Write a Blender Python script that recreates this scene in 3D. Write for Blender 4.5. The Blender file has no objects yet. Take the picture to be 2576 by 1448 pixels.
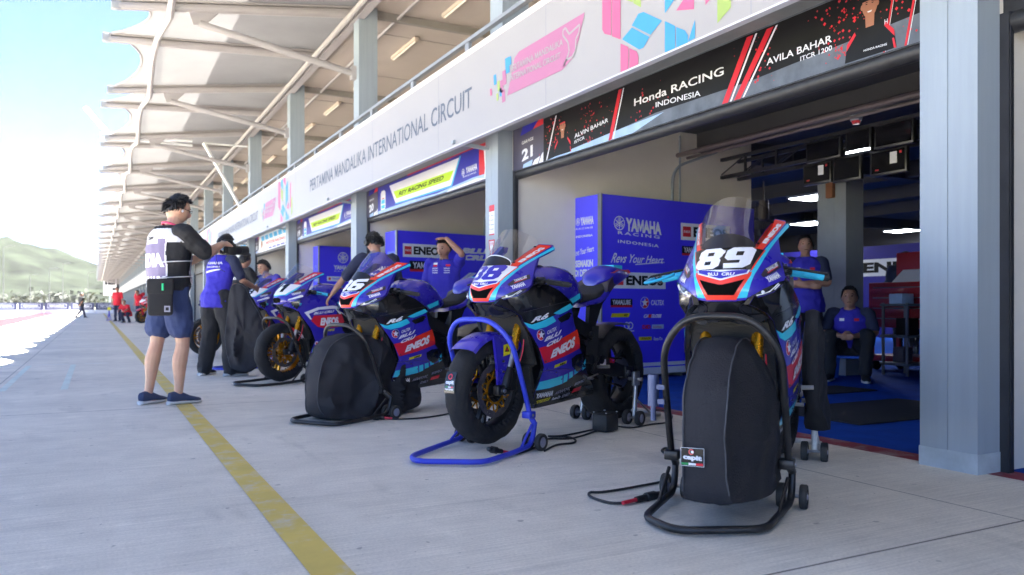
import bpy, bmesh, math, random
from mathutils import Vector, Matrix
from mathutils.bvhtree import BVHTree
from mathutils.geometry import tessellate_polygon
PI = math.pi
S = bpy.context.scene
COL = S.collection
# ---------------------------------------------------------------- camera, sky, sun, exposure
CAM_H = 0.84
cam = bpy.data.cameras.new('camera'); cam_o = bpy.data.objects.new('camera', cam); COL.objects.link(cam_o)
cam_o.location = (0, 0, CAM_H); cam_o.rotation_euler = (PI/2, 0, -math.radians(27.515))
cam.sensor_width = 36; cam.lens = 28.09; cam.shift_y = 43/2576
cam.clip_start = 0.05; cam.clip_end = 6000
cam.dof.use_dof = True; cam.dof.focus_distance = 4.3; cam.dof.aperture_fstop = 3.2
S.camera = cam_o
SUN = Vector((0.335, 0.10, 1.0)).normalized()
world = bpy.data.worlds.new('World'); S.world = world; world.use_nodes = True
wt = world.node_tree
sky = wt.nodes.new('ShaderNodeTexSky'); sky.sky_type = 'NISHITA'; sky.sun_disc = False
sky.sun_elevation = math.asin(SUN.z); sky.sun_rotation = math.atan2(SUN.x, SUN.y)
sky.air_density = 0.25; sky.dust_density = 0.0; sky.ozone_density = 1.0
bgn = wt.nodes['Background']; bgn.inputs['Strength'].default_value = 0.05
wt.links.new(sky.outputs[0], bgn.inputs[0])
sl = bpy.data.lights.new('sun', 'SUN'); sl.energy = 5.0; sl.angle = math.radians(0.5); sl.color = (1, .97, .93)
so = bpy.data.objects.new('sun', sl); COL.objects.link(so); so.rotation_euler = (-SUN).to_track_quat('-Z', 'Y').to_euler()
S.view_settings.view_transform = 'Standard'; S.view_settings.look = 'None'
S.view_settings.exposure = 4.2; S.view_settings.gamma = 1; S.view_settings.use_curve_mapping = False
S.cycles.max_bounces = 8; S.cycles.diffuse_bounces = 5; S.cycles.transparent_max_bounces = 12
S.cycles.sample_clamp_indirect = 6
try: S.cycles.use_denoising = True
except Exception: pass

# ---------------------------------------------------------------- materials
def lin(h):
    if not isinstance(h, str): return tuple(h)
    h = h.lstrip('#'); r = []
    for i in (0, 2, 4):
        c = int(h[i:i+2], 16)/255; r.append(c/12.92 if c <= .04045 else ((c+.055)/1.055)**2.4)
    return tuple(r)
def M(name, col, rough=.5, metal=0., var=.08, scale=6., bump=0., bscale=60., coat=0., spec=.5, emit=0., sheen=0., stretch=None, rvar=.1):
    m = bpy.data.materials.new(name); m.use_nodes = True; nt = m.node_tree; N = nt.nodes; L = nt.links
    b = N['Principled BSDF']; c = lin(col)
    tc = N.new('ShaderNodeTexCoord'); mp = N.new('ShaderNodeMapping'); L.new(tc.outputs['Object'], mp.inputs[0])
    if stretch: mp.inputs['Scale'].default_value = stretch
    n = N.new('ShaderNodeTexNoise'); n.inputs['Scale'].default_value = scale; n.inputs['Detail'].default_value = 5; n.inputs['Roughness'].default_value = .6
    L.new(mp.outputs[0], n.inputs['Vector'])
    r = N.new('ShaderNodeValToRGB'); r.color_ramp.elements[0].position = .3; r.color_ramp.elements[1].position = .7
    r.color_ramp.elements[0].color = tuple(max(0, x*(1-var)) for x in c)+(1,); r.color_ramp.elements[1].color = tuple(min(1, x*(1+var)) for x in c)+(1,)
    L.new(n.outputs['Fac'], r.inputs[0]); L.new(r.outputs[0], b.inputs['Base Color'])
    mr = N.new('ShaderNodeMapRange'); mr.inputs['To Min'].default_value = max(.02, rough-rvar*rough*2); mr.inputs['To Max'].default_value = min(1, rough+rvar*rough*2)
    L.new(n.outputs['Fac'], mr.inputs['Value']); L.new(mr.outputs[0], b.inputs['Roughness'])
    b.inputs['Metallic'].default_value = metal; b.inputs['Coat Weight'].default_value = coat; b.inputs['Coat Roughness'].default_value = .05
    b.inputs['Specular IOR Level'].default_value = spec
    if sheen: b.inputs['Sheen Weight'].default_value = sheen
    if emit: b.inputs['Emission Color'].default_value = c+(1,); b.inputs['Emission Strength'].default_value = emit
    if bump:
        n2 = N.new('ShaderNodeTexNoise'); n2.inputs['Scale'].default_value = bscale; n2.inputs['Detail'].default_value = 4
        L.new(mp.outputs[0], n2.inputs['Vector'])
        bp = N.new('ShaderNodeBump'); bp.inputs['Strength'].default_value = min(1, bump); bp.inputs['Distance'].default_value = .01
        L.new(n2.outputs['Fac'], bp.inputs['Height']); L.new(bp.outputs[0], b.inputs['Normal'])
    return m
def nodes(m): return m.node_tree.nodes, m.node_tree.links, m.node_tree.nodes['Principled BSDF']
def glass(name, tint, gl=.12, edge=.6):
    m = bpy.data.materials.new(name); m.use_nodes = True; nt = m.node_tree; N = nt.nodes; L = nt.links
    N.remove(N['Principled BSDF'])
    t = N.new('ShaderNodeBsdfTransparent'); t.inputs[0].default_value = tuple(tint)+(1,)
    g = N.new('ShaderNodeBsdfGlossy'); g.inputs['Roughness'].default_value = .03
    lw = N.new('ShaderNodeLayerWeight'); lw.inputs['Blend'].default_value = .35
    mr = N.new('ShaderNodeMapRange'); mr.inputs['To Min'].default_value = gl; mr.inputs['To Max'].default_value = edge
    mx = N.new('ShaderNodeMixShader'); L.new(lw.outputs['Facing'], mr.inputs['Value']); L.new(mr.outputs[0], mx.inputs[0])
    L.new(t.outputs[0], mx.inputs[1]); L.new(g.outputs[0], mx.inputs[2]); L.new(mx.outputs[0], N['Material Output'].inputs[0])
    return m

# ---------------------------------------------------------------- geometry collector
def hermite(t, x):
    if t[0][0] > t[-1][0]: t = t[::-1]
    n = len(t)
    if x <= t[0][0]: return t[0][1]
    if x >= t[-1][0]: return t[-1][1]
    for i in range(n-1):
        if x <= t[i+1][0]: break
    h = t[i+1][0]-t[i][0]; u = (x-t[i][0])/h
    d = lambda j: 0 if j < 0 or j >= n-1 else (t[j+1][1]-t[j][1])/(t[j+1][0]-t[j][0])
    def tan(j):
        a, b = d(j-1) if j > 0 else d(0), d(j) if j < n-1 else d(n-2)
        return 0 if a*b <= 0 else 2*a*b/(a+b)
    m0, m1 = tan(i)*h, tan(i+1)*h
    return (2*u**3-3*u*u+1)*t[i][1]+(u**3-2*u*u+u)*m0+(-2*u**3+3*u*u)*t[i+1][1]+(u**3-u*u)*m1
def fillet(pts, r, n=5):
    P = [Vector(p) for p in pts]; out = [P[0]]
    for a, b, c in zip(P, P[1:], P[2:]):
        d0 = (a-b); d1 = (c-b); k = min(r, d0.length*.48, d1.length*.48)
        p, q = b+d0.normalized()*k, b+d1.normalized()*k
        for i in range(n+1):
            t = i/n; out.append(p*(1-t)**2+b*2*t*(1-t)+q*t*t)
    out.append(P[-1]); return out
def spline(pts, n=6):
    P = [Vector(p) for p in pts]; out = []
    for i in range(len(P)-1):
        a = P[max(0, i-1)]; b = P[i]; c = P[i+1]; d = P[min(len(P)-1, i+2)]
        for k in range(n):
            t = k/n; out.append(.5*((2*b)+(c-a)*t+(2*a-5*b+4*c-d)*t*t+(3*b-a-3*c+d)*t**3))
    out.append(P[-1]); return out
class G:
    def __init__(s): s.v = []; s.f = []; s.m = []; s.k = 0; s.T = None
    def mat(s, k): s.k = k; return s
    def add(s, vs, fs):
        o = len(s.v)
        s.v += [(s.T @ Vector(v))[:] for v in vs] if s.T else [tuple(v) for v in vs]
        s.f += [tuple(i+o for i in f) for f in fs]; s.m += [s.k]*len(fs); return s
    def box(s, x0, x1, y0, y1, z0, z1):
        return s.add([(x, y, z) for x in (x0, x1) for y in (y0, y1) for z in (z0, z1)],
                     [(0, 1, 3, 2), (4, 6, 7, 5), (0, 4, 5, 1), (2, 3, 7, 6), (0, 2, 6, 4), (1, 5, 7, 3)])
    def rbox(s, x0, x1, y0, y1, z0, z1, r=.01):   # box with chamfered edges
        bm = bmesh.new(); bmesh.ops.create_cube(bm, size=1)
        for v in bm.verts: v.co = Vector(((x0+x1)/2+v.co.x*(x1-x0), (y0+y1)/2+v.co.y*(y1-y0), (z0+z1)/2+v.co.z*(z1-z0)))
        bmesh.ops.bevel(bm, geom=bm.edges[:], offset=r, segments=2, affect='EDGES', profile=.5)
        bm.verts.index_update(); s.add([v.co[:] for v in bm.verts], [[v.index for v in f.verts] for f in bm.faces]); bm.free(); return s
    def bar(s, p, q, w, h, up=(0, 0, 1)):
        p, q = Vector(p), Vector(q); d = (q-p).normalized(); u = Vector(up)
        a = d.cross(u)
        if a.length < 1e-4: a = d.cross(Vector((1, 0, 0)))
        a.normalize(); b = a.cross(d).normalized(); a *= w/2; b *= h/2
        return s.add([p-a-b, p+a-b, p+a+b, p-a+b, q-a-b, q+a-b, q+a+b, q-a+b], [(0, 3, 2, 1), (4, 5, 6, 7), (0, 1, 5, 4), (1, 2, 6, 5), (2, 3, 7, 6), (3, 0, 4, 7)])
    def rings(s, R, cap=True, closed=False):
        n = len(R[0]); vs = [p for r in R for p in r]; fs = []
        m = len(R)
        for i in range(m if closed else m-1):
            for j in range(n):
                a, b = i*n+j, i*n+(j+1) % n; i2 = (i+1) % m; fs.append((a, b, i2*n+(j+1) % n, i2*n+j))
        if cap and not closed: fs += [tuple(range(n-1, -1, -1)), tuple((m-1)*n+j for j in range(n))]
        return s.add(vs, fs)
    def tube(s, pts, r, n=8, cap=True, closed=False, flat=1.):
        P = [Vector(p) for p in pts]; rr = r if isinstance(r, (list, tuple)) else [r]*len(P); R = []; u = None
        for i, p in enumerate(P):
            if closed: t = P[(i+1) % len(P)]-P[i-1]
            else: t = P[min(i+1, len(P)-1)]-P[max(i-1, 0)]
            t.normalize()
            if u is None:
                u = t.cross(Vector((0, 0, 1)))
                if u.length < .1: u = t.cross(Vector((1, 0, 0)))
            u = (u-t*u.dot(t)).normalized(); w = t.cross(u)
            R.append([p+(u*math.cos(2*PI*j/n)+w*flat*math.sin(2*PI*j/n))*rr[i] for j in range(n)])
        return s.rings(R, cap, closed)
    def lathe(s, prof, c=(0, 0, 0), ax=(0, 1, 0), n=28, a0=0, a1=2*PI, disp=None):
        c = Vector(c); ax = Vector(ax).normalized(); u = ax.orthogonal().normalized()
        if abs(ax.y) > .9: u = Vector((1, 0, 0))
        w = u.cross(ax)
        full = abs(a1-a0-2*PI) < 1e-6; m = n if full else n+1; R = []
        for i in range(m):
            a = a0+(a1-a0)*i/n; d = u*math.cos(a)+w*math.sin(a)
            R.append([c+d*(r+(disp(a, k) if disp else 0))+ax*h for k, (r, h) in enumerate(prof)])
        q = len(prof); vs = [p for r in R for p in r]; fs = []
        for i in range(n):
            for j in range(q-1): i2 = (i+1) % m; fs.append((i*q+j, i*q+j+1, i2*q+j+1, i2*q+j))
        return s.add(vs, fs)
    def sphere(s, c, r, n=16, m=10, fn=None):
        r = (r, r, r) if isinstance(r, (int, float)) else r; R = []; c = Vector(c)
        for i in range(m+1):
            t = PI*i/m; t = min(max(t, .02), PI-.02)
            ring = []
            for j in range(n):
                a = 2*PI*j/n; d = Vector((math.sin(t)*math.cos(a), math.sin(t)*math.sin(a), math.cos(t)))
                p = Vector((d.x*r[0], d.y*r[1], d.z*r[2]))
                if fn: p = fn(p, d)
                ring.append(c+p)
            R.append(ring)
        R.reverse()
        return s.rings(R)
    def prism(s, poly, fn, fn2):     # polygon given in (u, v); fn / fn2 map it to front and back faces
        n = len(poly); tri = tessellate_polygon([[Vector((a, b, 0)) for a, b in poly]])
        vs = [fn(a, b) for a, b in poly]+[fn2(a, b) for a, b in poly]
        fs = [tuple(t) for t in tri]+[tuple(n+i for i in t[::-1]) for t in tri]+[(i, (i+1) % n, n+(i+1) % n, n+i) for i in range(n)]
        return s.add(vs, fs)
    def flat(s, v2, fs, fn, step=0):  # 2-D mesh mapped onto a surface, cut along a grid so that it follows curves
        if not step: return s.add([fn(a, b) for a, b in v2], fs)
        bm = bmesh.new(); V = [bm.verts.new((a, b, 0)) for a, b in v2]
        for f in fs:
            try: bm.faces.new([V[i] for i in f])
            except ValueError: pass
        for ax in (0, 1):
            lo, hi = min(p[ax] for p in v2), max(p[ax] for p in v2)
            for i in range(math.floor(lo/step)+1, math.ceil(hi/step)):
                co = [0, 0, 0]; no = [0, 0, 0]; co[ax] = i*step; no[ax] = 1
                bmesh.ops.bisect_plane(bm, geom=bm.verts[:]+bm.edges[:]+bm.faces[:], plane_co=co, plane_no=no, dist=1e-6)
        bm.verts.index_update()
        s.add([fn(v.co.x, v.co.y) for v in bm.verts], [[v.index for v in f.verts] for f in bm.faces]); bm.free(); return s
    def poly(s, p, fn, step=0, holes=()):
        L = [[Vector((a, b, 0)) for a, b in q] for q in [p]+list(holes)]
        return s.flat([(v.x, v.y) for q in L for v in q], [tuple(t) for t in tessellate_polygon(L)], fn, step)
    def quadtext(s, txt, q, fn, step=0, bold=.02, flip=False, sp=1.):
        v, f = text2d(txt, bold, sp); (a, b, c, d) = [Vector(x) for x in q]   # bl, br, tr, tl
        v2 = []
        for x, y in v:
            p = (a*(1-x)+b*x)*(1-y)+(d*(1-x)+c*x)*y; v2.append((p.x, p.y))
        return s.flat(v2, f, fn, step)
    def rim(s, p, fn, fn2, step=.03):
        D = []
        for (a, b), (c, d) in zip(p, p[1:]+p[:1]):
            k = max(1, int(math.hypot(c-a, d-b)/step)); D += [(a+(c-a)*i/k, b+(d-b)*i/k) for i in range(k)]
        n = len(D); return s.add([fn(*q) for q in D]+[fn2(*q) for q in D], [(i, (i+1) % n, n+(i+1) % n, n+i) for i in range(n)])
    def mesh(s, name, mats, smooth=35, merge=False):
        me = bpy.data.meshes.new(name); me.from_pydata(s.v, [], s.f)
        mats = mats if isinstance(mats, (list, tuple)) else [mats]
        for m in mats: me.materials.append(m)
        me.polygons.foreach_set('material_index', s.m)
        bm = bmesh.new(); bm.from_mesh(me)
        if merge: bmesh.ops.remove_doubles(bm, verts=bm.verts[:], dist=1e-5)
        bmesh.ops.recalc_face_normals(bm, faces=bm.faces[:]); bm.to_mesh(me); bm.free()
        if smooth:
            me.polygons.foreach_set('use_smooth', [True]*len(me.polygons)); me.set_sharp_from_angle(angle=math.radians(smooth))
        me.update(); return me
    def build(s, name, mats, parent=None, smooth=35, loc=None):
        return link(name, s.mesh(name, mats, smooth), parent, loc)
def link(name, me, parent=None, loc=None):
    o = bpy.data.objects.new(name, me); COL.objects.link(o)
    if parent: o.parent = parent
    if loc: o.location = loc
    return o
TMP = bpy.data.scenes.new('scratch')
def evaluated(o):     # mesh of an object with its modifiers, worked out in a scratch scene
    TMP.collection.objects.link(o); TMP.view_layers[0].update(); dg = TMP.view_layers[0].depsgraph
    me = bpy.data.meshes.new_from_object(o.evaluated_get(dg)); TMP.collection.objects.unlink(o); return me
_tc = {}
def text2d(t, bold=.02, sp=1.):
    k = (t, bold, sp)
    if k in _tc: return _tc[k]
    cu = bpy.data.curves.new('t', 'FONT'); cu.body = t; cu.offset = bold; cu.resolution_u = 3; cu.fill_mode = 'FRONT'; cu.space_character = sp
    o = bpy.data.objects.new('t', cu); me = evaluated(o)
    v = [(p.co.x, p.co.y) for p in me.vertices]; f = [tuple(p.vertices) for p in me.polygons]
    bpy.data.objects.remove(o); bpy.data.curves.remove(cu); bpy.data.meshes.remove(me)
    if 'M' in t and bold > 0:      # the font's M folds over itself when emboldened: draw that letter as a polygon
        par = list(range(len(v)))
        def root(i):
            while par[i] != i: par[i] = par[par[i]]; i = par[i]
            return i
        for q in f:
            for i in q[1:]: par[root(i)] = root(q[0])
        cs = {}
        for i in range(len(v)): cs.setdefault(root(i), []).append(i)
        cl = sorted((c for c in cs.values()), key=lambda c: min(v[i][0] for i in c)); ch = ''.join(c*2 if c in 'ij' else c for c in t if c != ' ')
        if len(ch) == len(cl):
            for c, kk in zip(ch, cl):
                if c != 'M': continue
                ks = set(kk); f = [q for q in f if q[0] not in ks]; a0, a1 = min(v[i][0] for i in kk), max(v[i][0] for i in kk); b0, b1 = min(v[i][1] for i in kk), max(v[i][1] for i in kk); st = .13+bold*1.3
                pl = [(0, 0), (0, 1), (st*1.2, 1), (.5, .45), (1-st*1.2, 1), (1, 1), (1, 0), (1-st, 0), (1-st, .66-st*.5), (.56, .1), (.44, .1), (st, .66-st*.5), (st, 0)]
                o_ = len(v); v += [(a0+(a1-a0)*a, b0+(b1-b0)*b) for a, b in pl]; f += [tuple(o_+i for i in q) for q in tessellate_polygon([[Vector((a, b, 0)) for a, b in pl]])]
            us = sorted({i for q in f for i in q}); mp = {i: j for j, i in enumerate(us)}; v = [v[i] for i in us]; f = [tuple(mp[i] for i in q) for q in f]
    x0, x1 = min(p[0] for p in v), max(p[0] for p in v); y0, y1 = min(p[1] for p in v), max(p[1] for p in v)
    _tc[k] = ([((a-x0)/(x1-x0), (b-y0)/(y1-y0)) for a, b in v], f); return _tc[k]
def rect(x0, y0, x1, y1): return [(x0, y0), (x1, y0), (x1, y1), (x0, y1)]
def circ(cx, cy, rx, ry=None, n=16, a0=0, a1=2*PI): ry = ry or rx; return [(cx+rx*math.cos(a0+(a1-a0)*i/n), cy+ry*math.sin(a0+(a1-a0)*i/n)) for i in range(n+(0 if abs(a1-a0-2*PI) < 1e-6 else 1))]
def star(cx, cy, r, n=5, k=.4, ph=PI/2): return [(cx+(r if i % 2 == 0 else r*k)*math.cos(ph+PI*i/n), cy+(r if i % 2 == 0 else r*k)*math.sin(ph+PI*i/n)) for i in range(2*n)]
def tag(o, label=None, cat=None, group=None, kind=None):
    for k, v in (('label', label), ('category', cat), ('group', group), ('kind', kind)):
        if v: o[k] = v
    return o
def thing(name, label, cat, loc=(0, 0, 0), rz=0., group=None):
    o = bpy.data.objects.new(name, None); COL.objects.link(o); o.empty_display_size = .1
    o.location = loc; o.rotation_euler = (0, 0, rz); return tag(o, label, cat, group)
def struct(name, g, m, smooth=0): return tag(g.build(name, m, None, smooth), kind='structure')
def dup(root, loc, rz=0., label=None):
    def cp(o, p):
        c = o.copy(); COL.objects.link(c); c.parent = p
        for ch in list(o.children): cp(ch, c)
        return c
    r = cp(root, root.parent); r.location = loc; r.rotation_euler = (0, 0, rz)
    if label: r['label'] = label
    return r
def remesh(g, name, mats, vox=.01, smooth=4, noise=0, nscale=.1, seed=0):
    me = g.mesh('tmp', mats, 0); o = bpy.data.objects.new('tmp', me)
    r = o.modifiers.new('r', 'REMESH'); r.mode = 'VOXEL'; r.voxel_size = vox; r.use_smooth_shade = True
    s = o.modifiers.new('s', 'SMOOTH'); s.iterations = smooth; s.factor = .5
    res = evaluated(o); res.name = name
    bpy.data.objects.remove(o); bpy.data.meshes.remove(me)
    if noise:
        from mathutils import noise as nz
        for v in res.vertices:
            p = v.co/nscale+Vector((seed*7.3, seed*3.1, 0)); v.co += v.normal*noise*(nz.noise(p)+.5*nz.noise(p*2.1))
    res.materials.clear()
    for m in (mats if isinstance(mats, (list, tuple)) else [mats]): res.materials.append(m)
    res.polygons.foreach_set('use_smooth', [True]*len(res.polygons)); res.update(); return res
# ---------------------------------------------------------------- the setting
def concrete_mat():
    m = M('pit_lane_concrete', (.40, .385, .37), .82, var=.0, spec=.3); N, L, b = nodes(m)
    geo = N.new('ShaderNodeNewGeometry'); P = geo.outputs['Position']
    def noise(sc, det=6, st=(1, 1, 1), ro=.6):
        mp = N.new('ShaderNodeMapping'); mp.inputs['Scale'].default_value = st; L.new(P, mp.inputs[0])
        n = N.new('ShaderNodeTexNoise'); n.inputs['Scale'].default_value = sc; n.inputs['Detail'].default_value = det; n.inputs['Roughness'].default_value = ro
        L.new(mp.outputs[0], n.inputs['Vector']); return n.outputs['Fac']
    def mapr(s, a, b_, c, d):
        r = N.new('ShaderNodeMapRange'); r.inputs['From Min'].default_value = a; r.inputs['From Max'].default_value = b_
        r.inputs['To Min'].default_value = c; r.inputs['To Max'].default_value = d; L.new(s, r.inputs['Value']); return r.outputs[0]
    def mth(op, a, c):
        n = N.new('ShaderNodeMath'); n.operation = op
        for i, x in enumerate((a, c)):
            if isinstance(x, (int, float)): n.inputs[i].default_value = x
            else: L.new(x, n.inputs[i])
        return n.outputs[0]
    v = mapr(noise(.55, 7), .3, .7, .86, 1.12)
    v = mth('MULTIPLY', v, mapr(noise(5, 6), .3, .7, .93, 1.07))
    v = mth('MULTIPLY', v, mapr(noise(90, 3), .3, .7, .9, 1.1))
    broom = noise(1, 3, (2.2, 95, 1), .5)
    v = mth('MULTIPLY', v, mapr(broom, .3, .7, .89, 1.08))
    # dark spots and tyre scuffs
    v = mth('MULTIPLY', v, mapr(noise(3.1, 4, (1, .3, 1)), .60, .74, 1.0, .80))
    v = mth('MULTIPLY', v, mapr(noise(14, 1), .745, .775, 1.0, .62))
    v = mth('MULTIPLY', v, mapr(noise(.9, 4, (.35, 1.5, 1), .7), .56, .70, 1.0, .86))
    v = mth('MULTIPLY', v, mapr(noise(2.3, 5, (1, 1, 1), .75), .60, .68, 1.0, 1.09))
    v = mth('MULTIPLY', v, mapr(noise(38, 1), .77, .79, 1.0, .55))
    v = mth('MULTIPLY', v, mapr(noise(1.0, 3, (.28, 7, 1), .5), .62, .72, 1.0, .90))
    sx = N.new('ShaderNodeSeparateXYZ'); L.new(P, sx.inputs[0])
    def joint(c, off, per, w):
        f = mth('FRACT', mth('DIVIDE', mth('SUBTRACT', c, off), per), 0)
        wob = mth('MULTIPLY', mth('SUBTRACT', noise(7, 2), .5), .006/per)
        return mth('LESS_THAN', mth('ADD', f, wob), w/per)
    j = mth('ADD', joint(sx.outputs[1], 1.83, 5.29, .011), joint(sx.outputs[0], -.9, 4.1, .008))
    v = mth('MULTIPLY', v, mth('SUBTRACT', 1.0, mth('MULTIPLY', mth('MINIMUM', j, 1), .72)))
    mx = N.new('ShaderNodeMix'); mx.data_type = 'RGBA'; mx.blend_type = 'MULTIPLY'; mx.inputs['Factor'].default_value = 1
    mx.inputs['A'].default_value = (.76, .71, .62, 1); L.new(v, mx.inputs['B']); L.new(mx.outputs['Result'], b.inputs['Base Color'])
    bp = N.new('ShaderNodeBump'); bp.inputs['Strength'].default_value = .35; bp.inputs['Distance'].default_value = .004
    L.new(mth('ADD', broom, mth('MULTIPLY', noise(120, 3), .6)), bp.inputs['Height']); L.new(bp.outputs[0], b.inputs['Normal'])
    L.new(mapr(v, .7, 1.1, .7, .9), b.inputs['Roughness'])
    return m
concrete = concrete_mat()
def worn_paint(name, col, lo=.44, hi=.56, base=(.38, .37, .355), sc=5.5):
    m = M(name, col, .7, var=.12, scale=3, spec=.3); N, L, b = nodes(m)
    src = b.inputs['Base Color'].links[0].from_socket
    geo = N.new('ShaderNodeNewGeometry'); n = N.new('ShaderNodeTexNoise'); n.inputs['Scale'].default_value = sc; n.inputs['Detail'].default_value = 8; n.inputs['Roughness'].default_value = .72
    L.new(geo.outputs['Position'], n.inputs['Vector'])
    r = N.new('ShaderNodeMapRange'); r.inputs['From Min'].default_value = lo; r.inputs['From Max'].default_value = hi; L.new(n.outputs['Fac'], r.inputs['Value'])
    mx = N.new('ShaderNodeMix'); mx.data_type = 'RGBA'; L.new(r.outputs[0], mx.inputs['Factor']); L.new(src, mx.inputs['A']); mx.inputs['B'].default_value = base+(1,)
    L.new(mx.outputs['Result'], b.inputs['Base Color']); return m
yellow_paint = worn_paint('worn_yellow_paint', '#D9C067', .50, .72, (.62, .58, .52))
pale_paint = worn_paint('worn_pale_blue_paint', '#D5DFD6', .5, .75, (.62, .58, .52))
white_paint = worn_paint('white_line_paint', '#E4E2DC', .6, .8)
red_paint = worn_paint('red_paint', (.034, .0035, .006), .8, .98, (.034, .012, .014))
asphalt = M('dusty_asphalt', (.19, .187, .18), .9, var=.2, scale=.6, bump=.4, bscale=200); asphalt_new = M('dark_asphalt', (.017, .0175, .019), .9, var=.3, scale=1.5, bump=.4, bscale=200)
def sheet(name, m, x0, x1, y0, y1, z): return struct(name, G().add([(x0, y0, z), (x1, y0, z), (x1, y1, z), (x0, y1, z)], [(0, 1, 2, 3)]), m)
grass = M('dry_grass_ground', (.20, .19, .09), .95, var=.35, scale=.05)
sheet('terrain', grass, -2500, 2500, -400, 3500, -.06)
sheet('pit_lane_pavement', concrete, -2.3, 3.92, -30, 172, 0)
sheet('pit_road', asphalt, -16, -5.0, -30, 420, -.012)
sheet('pit_road_edge', asphalt_new, -5.0, -2.3, -30, 420, -.012)
sheet('limit_line', white_paint, -3.16, -3.0, -30, 300, -.004)
sheet('red_runoff_strip', red_paint, -4.95, -3.16, -30, 300, -.006)
sheet('inner_line', white_paint, -5.12, -4.98, -30, 300, -.004)
sheet('yellow_line', yellow_paint, .59, .715, -30, 110, .004)
sheet('box_marking', pale_paint, -.84, -.775, 9.1, 12.72, .004)
sheet('box_marking', pale_paint, -.31, -.245, 9.0, 12.72, .004)
for x0, x1 in ((-4.0, -2.6), (-1.75, -.86), (-.72, -.34), (-.14, .16)): sheet('dashed_line', white_paint, x0, x1, 12.76, 12.86, .005)
for k in range(1, 4): sheet('dashed_line', white_paint, -.6, .2, 12.76+k*5.29, 12.85+k*5.29, .005)
sheet('threshold_strip', worn_paint('threshold_red', '#8E3A45', .5, .75), 3.92, 4.10, -14, 172, .0)
carpet = M('blue_carpet', '#1F4BA8', .95, var=.2, scale=4, bump=.5, bscale=350, spec=.1)
sheet('garage_floor', carpet, 4.10, 19, -14, 28, -.001)
sheet('garage_floor', M('garage_grey_floor', (.25, .25, .26), .7, var=.1), 4.10, 19, 28, 172, -.001)

# hills with scrub
def hills():
    from mathutils import noise as nz
    m = M('hill_scrub', (.0115, .0145, .0090), .95, var=.85, scale=.07, spec=.05); N, L, b = nodes(m)
    pk = [(-42, 560, 74, 62, 110), (-95, 600, 64, 80, 100), (-10, 590, 30, 60, 90), (-205, 640, 74, 150, 160), (-400, 700, 90, 180, 170), (130, 1250, 142, 150, 200), (-30, 1200, 96, 150, 200), (330, 1150, 120, 170, 200), (110, 620, 26, 60, 80), (170, 560, 40, 60, 90), (300, 560, 60, 120, 90), (520, 700, 70, 160, 120)]
    g = G(); X0, X1, Y0, Y1, nx, ny = -700, 800, 330, 1600, 210, 150; vs = []
    for j in range(ny+1):
        for i in range(nx+1):
            x = X0+(X1-X0)*i/nx; y = Y0+(Y1-Y0)*j/ny; z = 0
            for cx, cy, h, sx, sy in pk: z = max(z, 0)+0; z += h*math.exp(-((x-cx)/sx)**2-((y-cy)/sy)**2)*.27
            e = min(1, max(0, (y-Y0)/90)); q = Vector((x/60, y/60, 0))
            r = nz.fractal(q, .9, 2.1, 5); rid = 1-abs(nz.fractal(q*.8, 1, 2, 4))
            z = z*e*(.82+.22*rid+.16*r)+e*2.5*nz.noise(Vector((x/9, y/9, 3)))+e*1.2*nz.noise(Vector((x/3.5, y/3.5, 7)))-1.5*(1-e)
            vs.append((x, y, z))
    n = nx+1; g.add(vs, [(j*n+i, j*n+i+1, (j+1)*n+i+1, (j+1)*n+i) for j in range(ny) for i in range(nx)])
    struct('hills', g, m, 60)
hills()
# scrub and trees at the foot of the hills, one mass
leafm = M('scrub_leaf', (.014, .018, .009), .8, var=.5, scale=.3)
def scrub():
    R = random.Random(5); g = G()
    for k in range(330):
        y = R.uniform(300, 430); x = (y-100)*R.uniform(-.72, -.02)*.55+R.uniform(-10, 14); s = R.uniform(1.2, 3.2)
        for q in range(14):
            c = Vector((x+R.gauss(0, s*.7), y+R.gauss(0, s*.7), abs(R.gauss(s*.9, s*.55)))); d = Vector((R.gauss(0, 1), R.gauss(0, 1), R.gauss(0, 1))).normalized(); u = d.orthogonal().normalized()*s*.35; w = d.cross(u).normalized()*s*.3
            g.add([c-u, c+w, c+u, c-w], [(0, 1, 2, 3)])
    tag(g.build('scrub', leafm, None, 0), 'pale green scrub and small trees along the foot of the hills', 'scrub', kind='stuff')
scrub()
wallp = M('painted_white', (.72, .72, .72), .6, var=.05, scale=2)
o = G().box(-19.2, -18.8, 60, 330, 0, 1.0).build('pit_wall', wallp, None, 0); tag(o, 'long white concrete wall on the far side of the track', 'wall')
g = G().box(-60, -37, 130, 190, 0, 6.5).box(-61, -36, 128, 192, 6.5, 7)
for k in range(14): g.box(-36.99, -36.9, 132+k*4.2, 132.3+k*4.2, 0, 6.5)
o = g.build('white_marquee', wallp, None, 0); tag(o, 'low pale ribbed shed at the far left behind the track', 'shed')
postm = M('galvanised_pole', (.10, .10, .11), .5, .3)
for i, (x, y, h) in enumerate([(-21, 205, 9), (-16.5, 190, 12.5), (-15, 240, 8.5), (-10.5, 235, 10), (-8, 250, 12), (-2, 260, 10)]):
    o = G().tube([(0, 0, 0), (0, 0, h)], [.10, .06], 8).tube(fillet([(0, 0, h-.3), (0, 0, h), (1.6, 0, h+.25)], .5), .05, 6).box(1.3, 1.9, -.12, .12, h+.18, h+.3).build('light_pole', postm, None, 35, (x, y, 0))
    tag(o, 'thin pale lamp pole at the foot of the distant hills', 'lamp pole', 'lamp poles beyond the pit lane')
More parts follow.
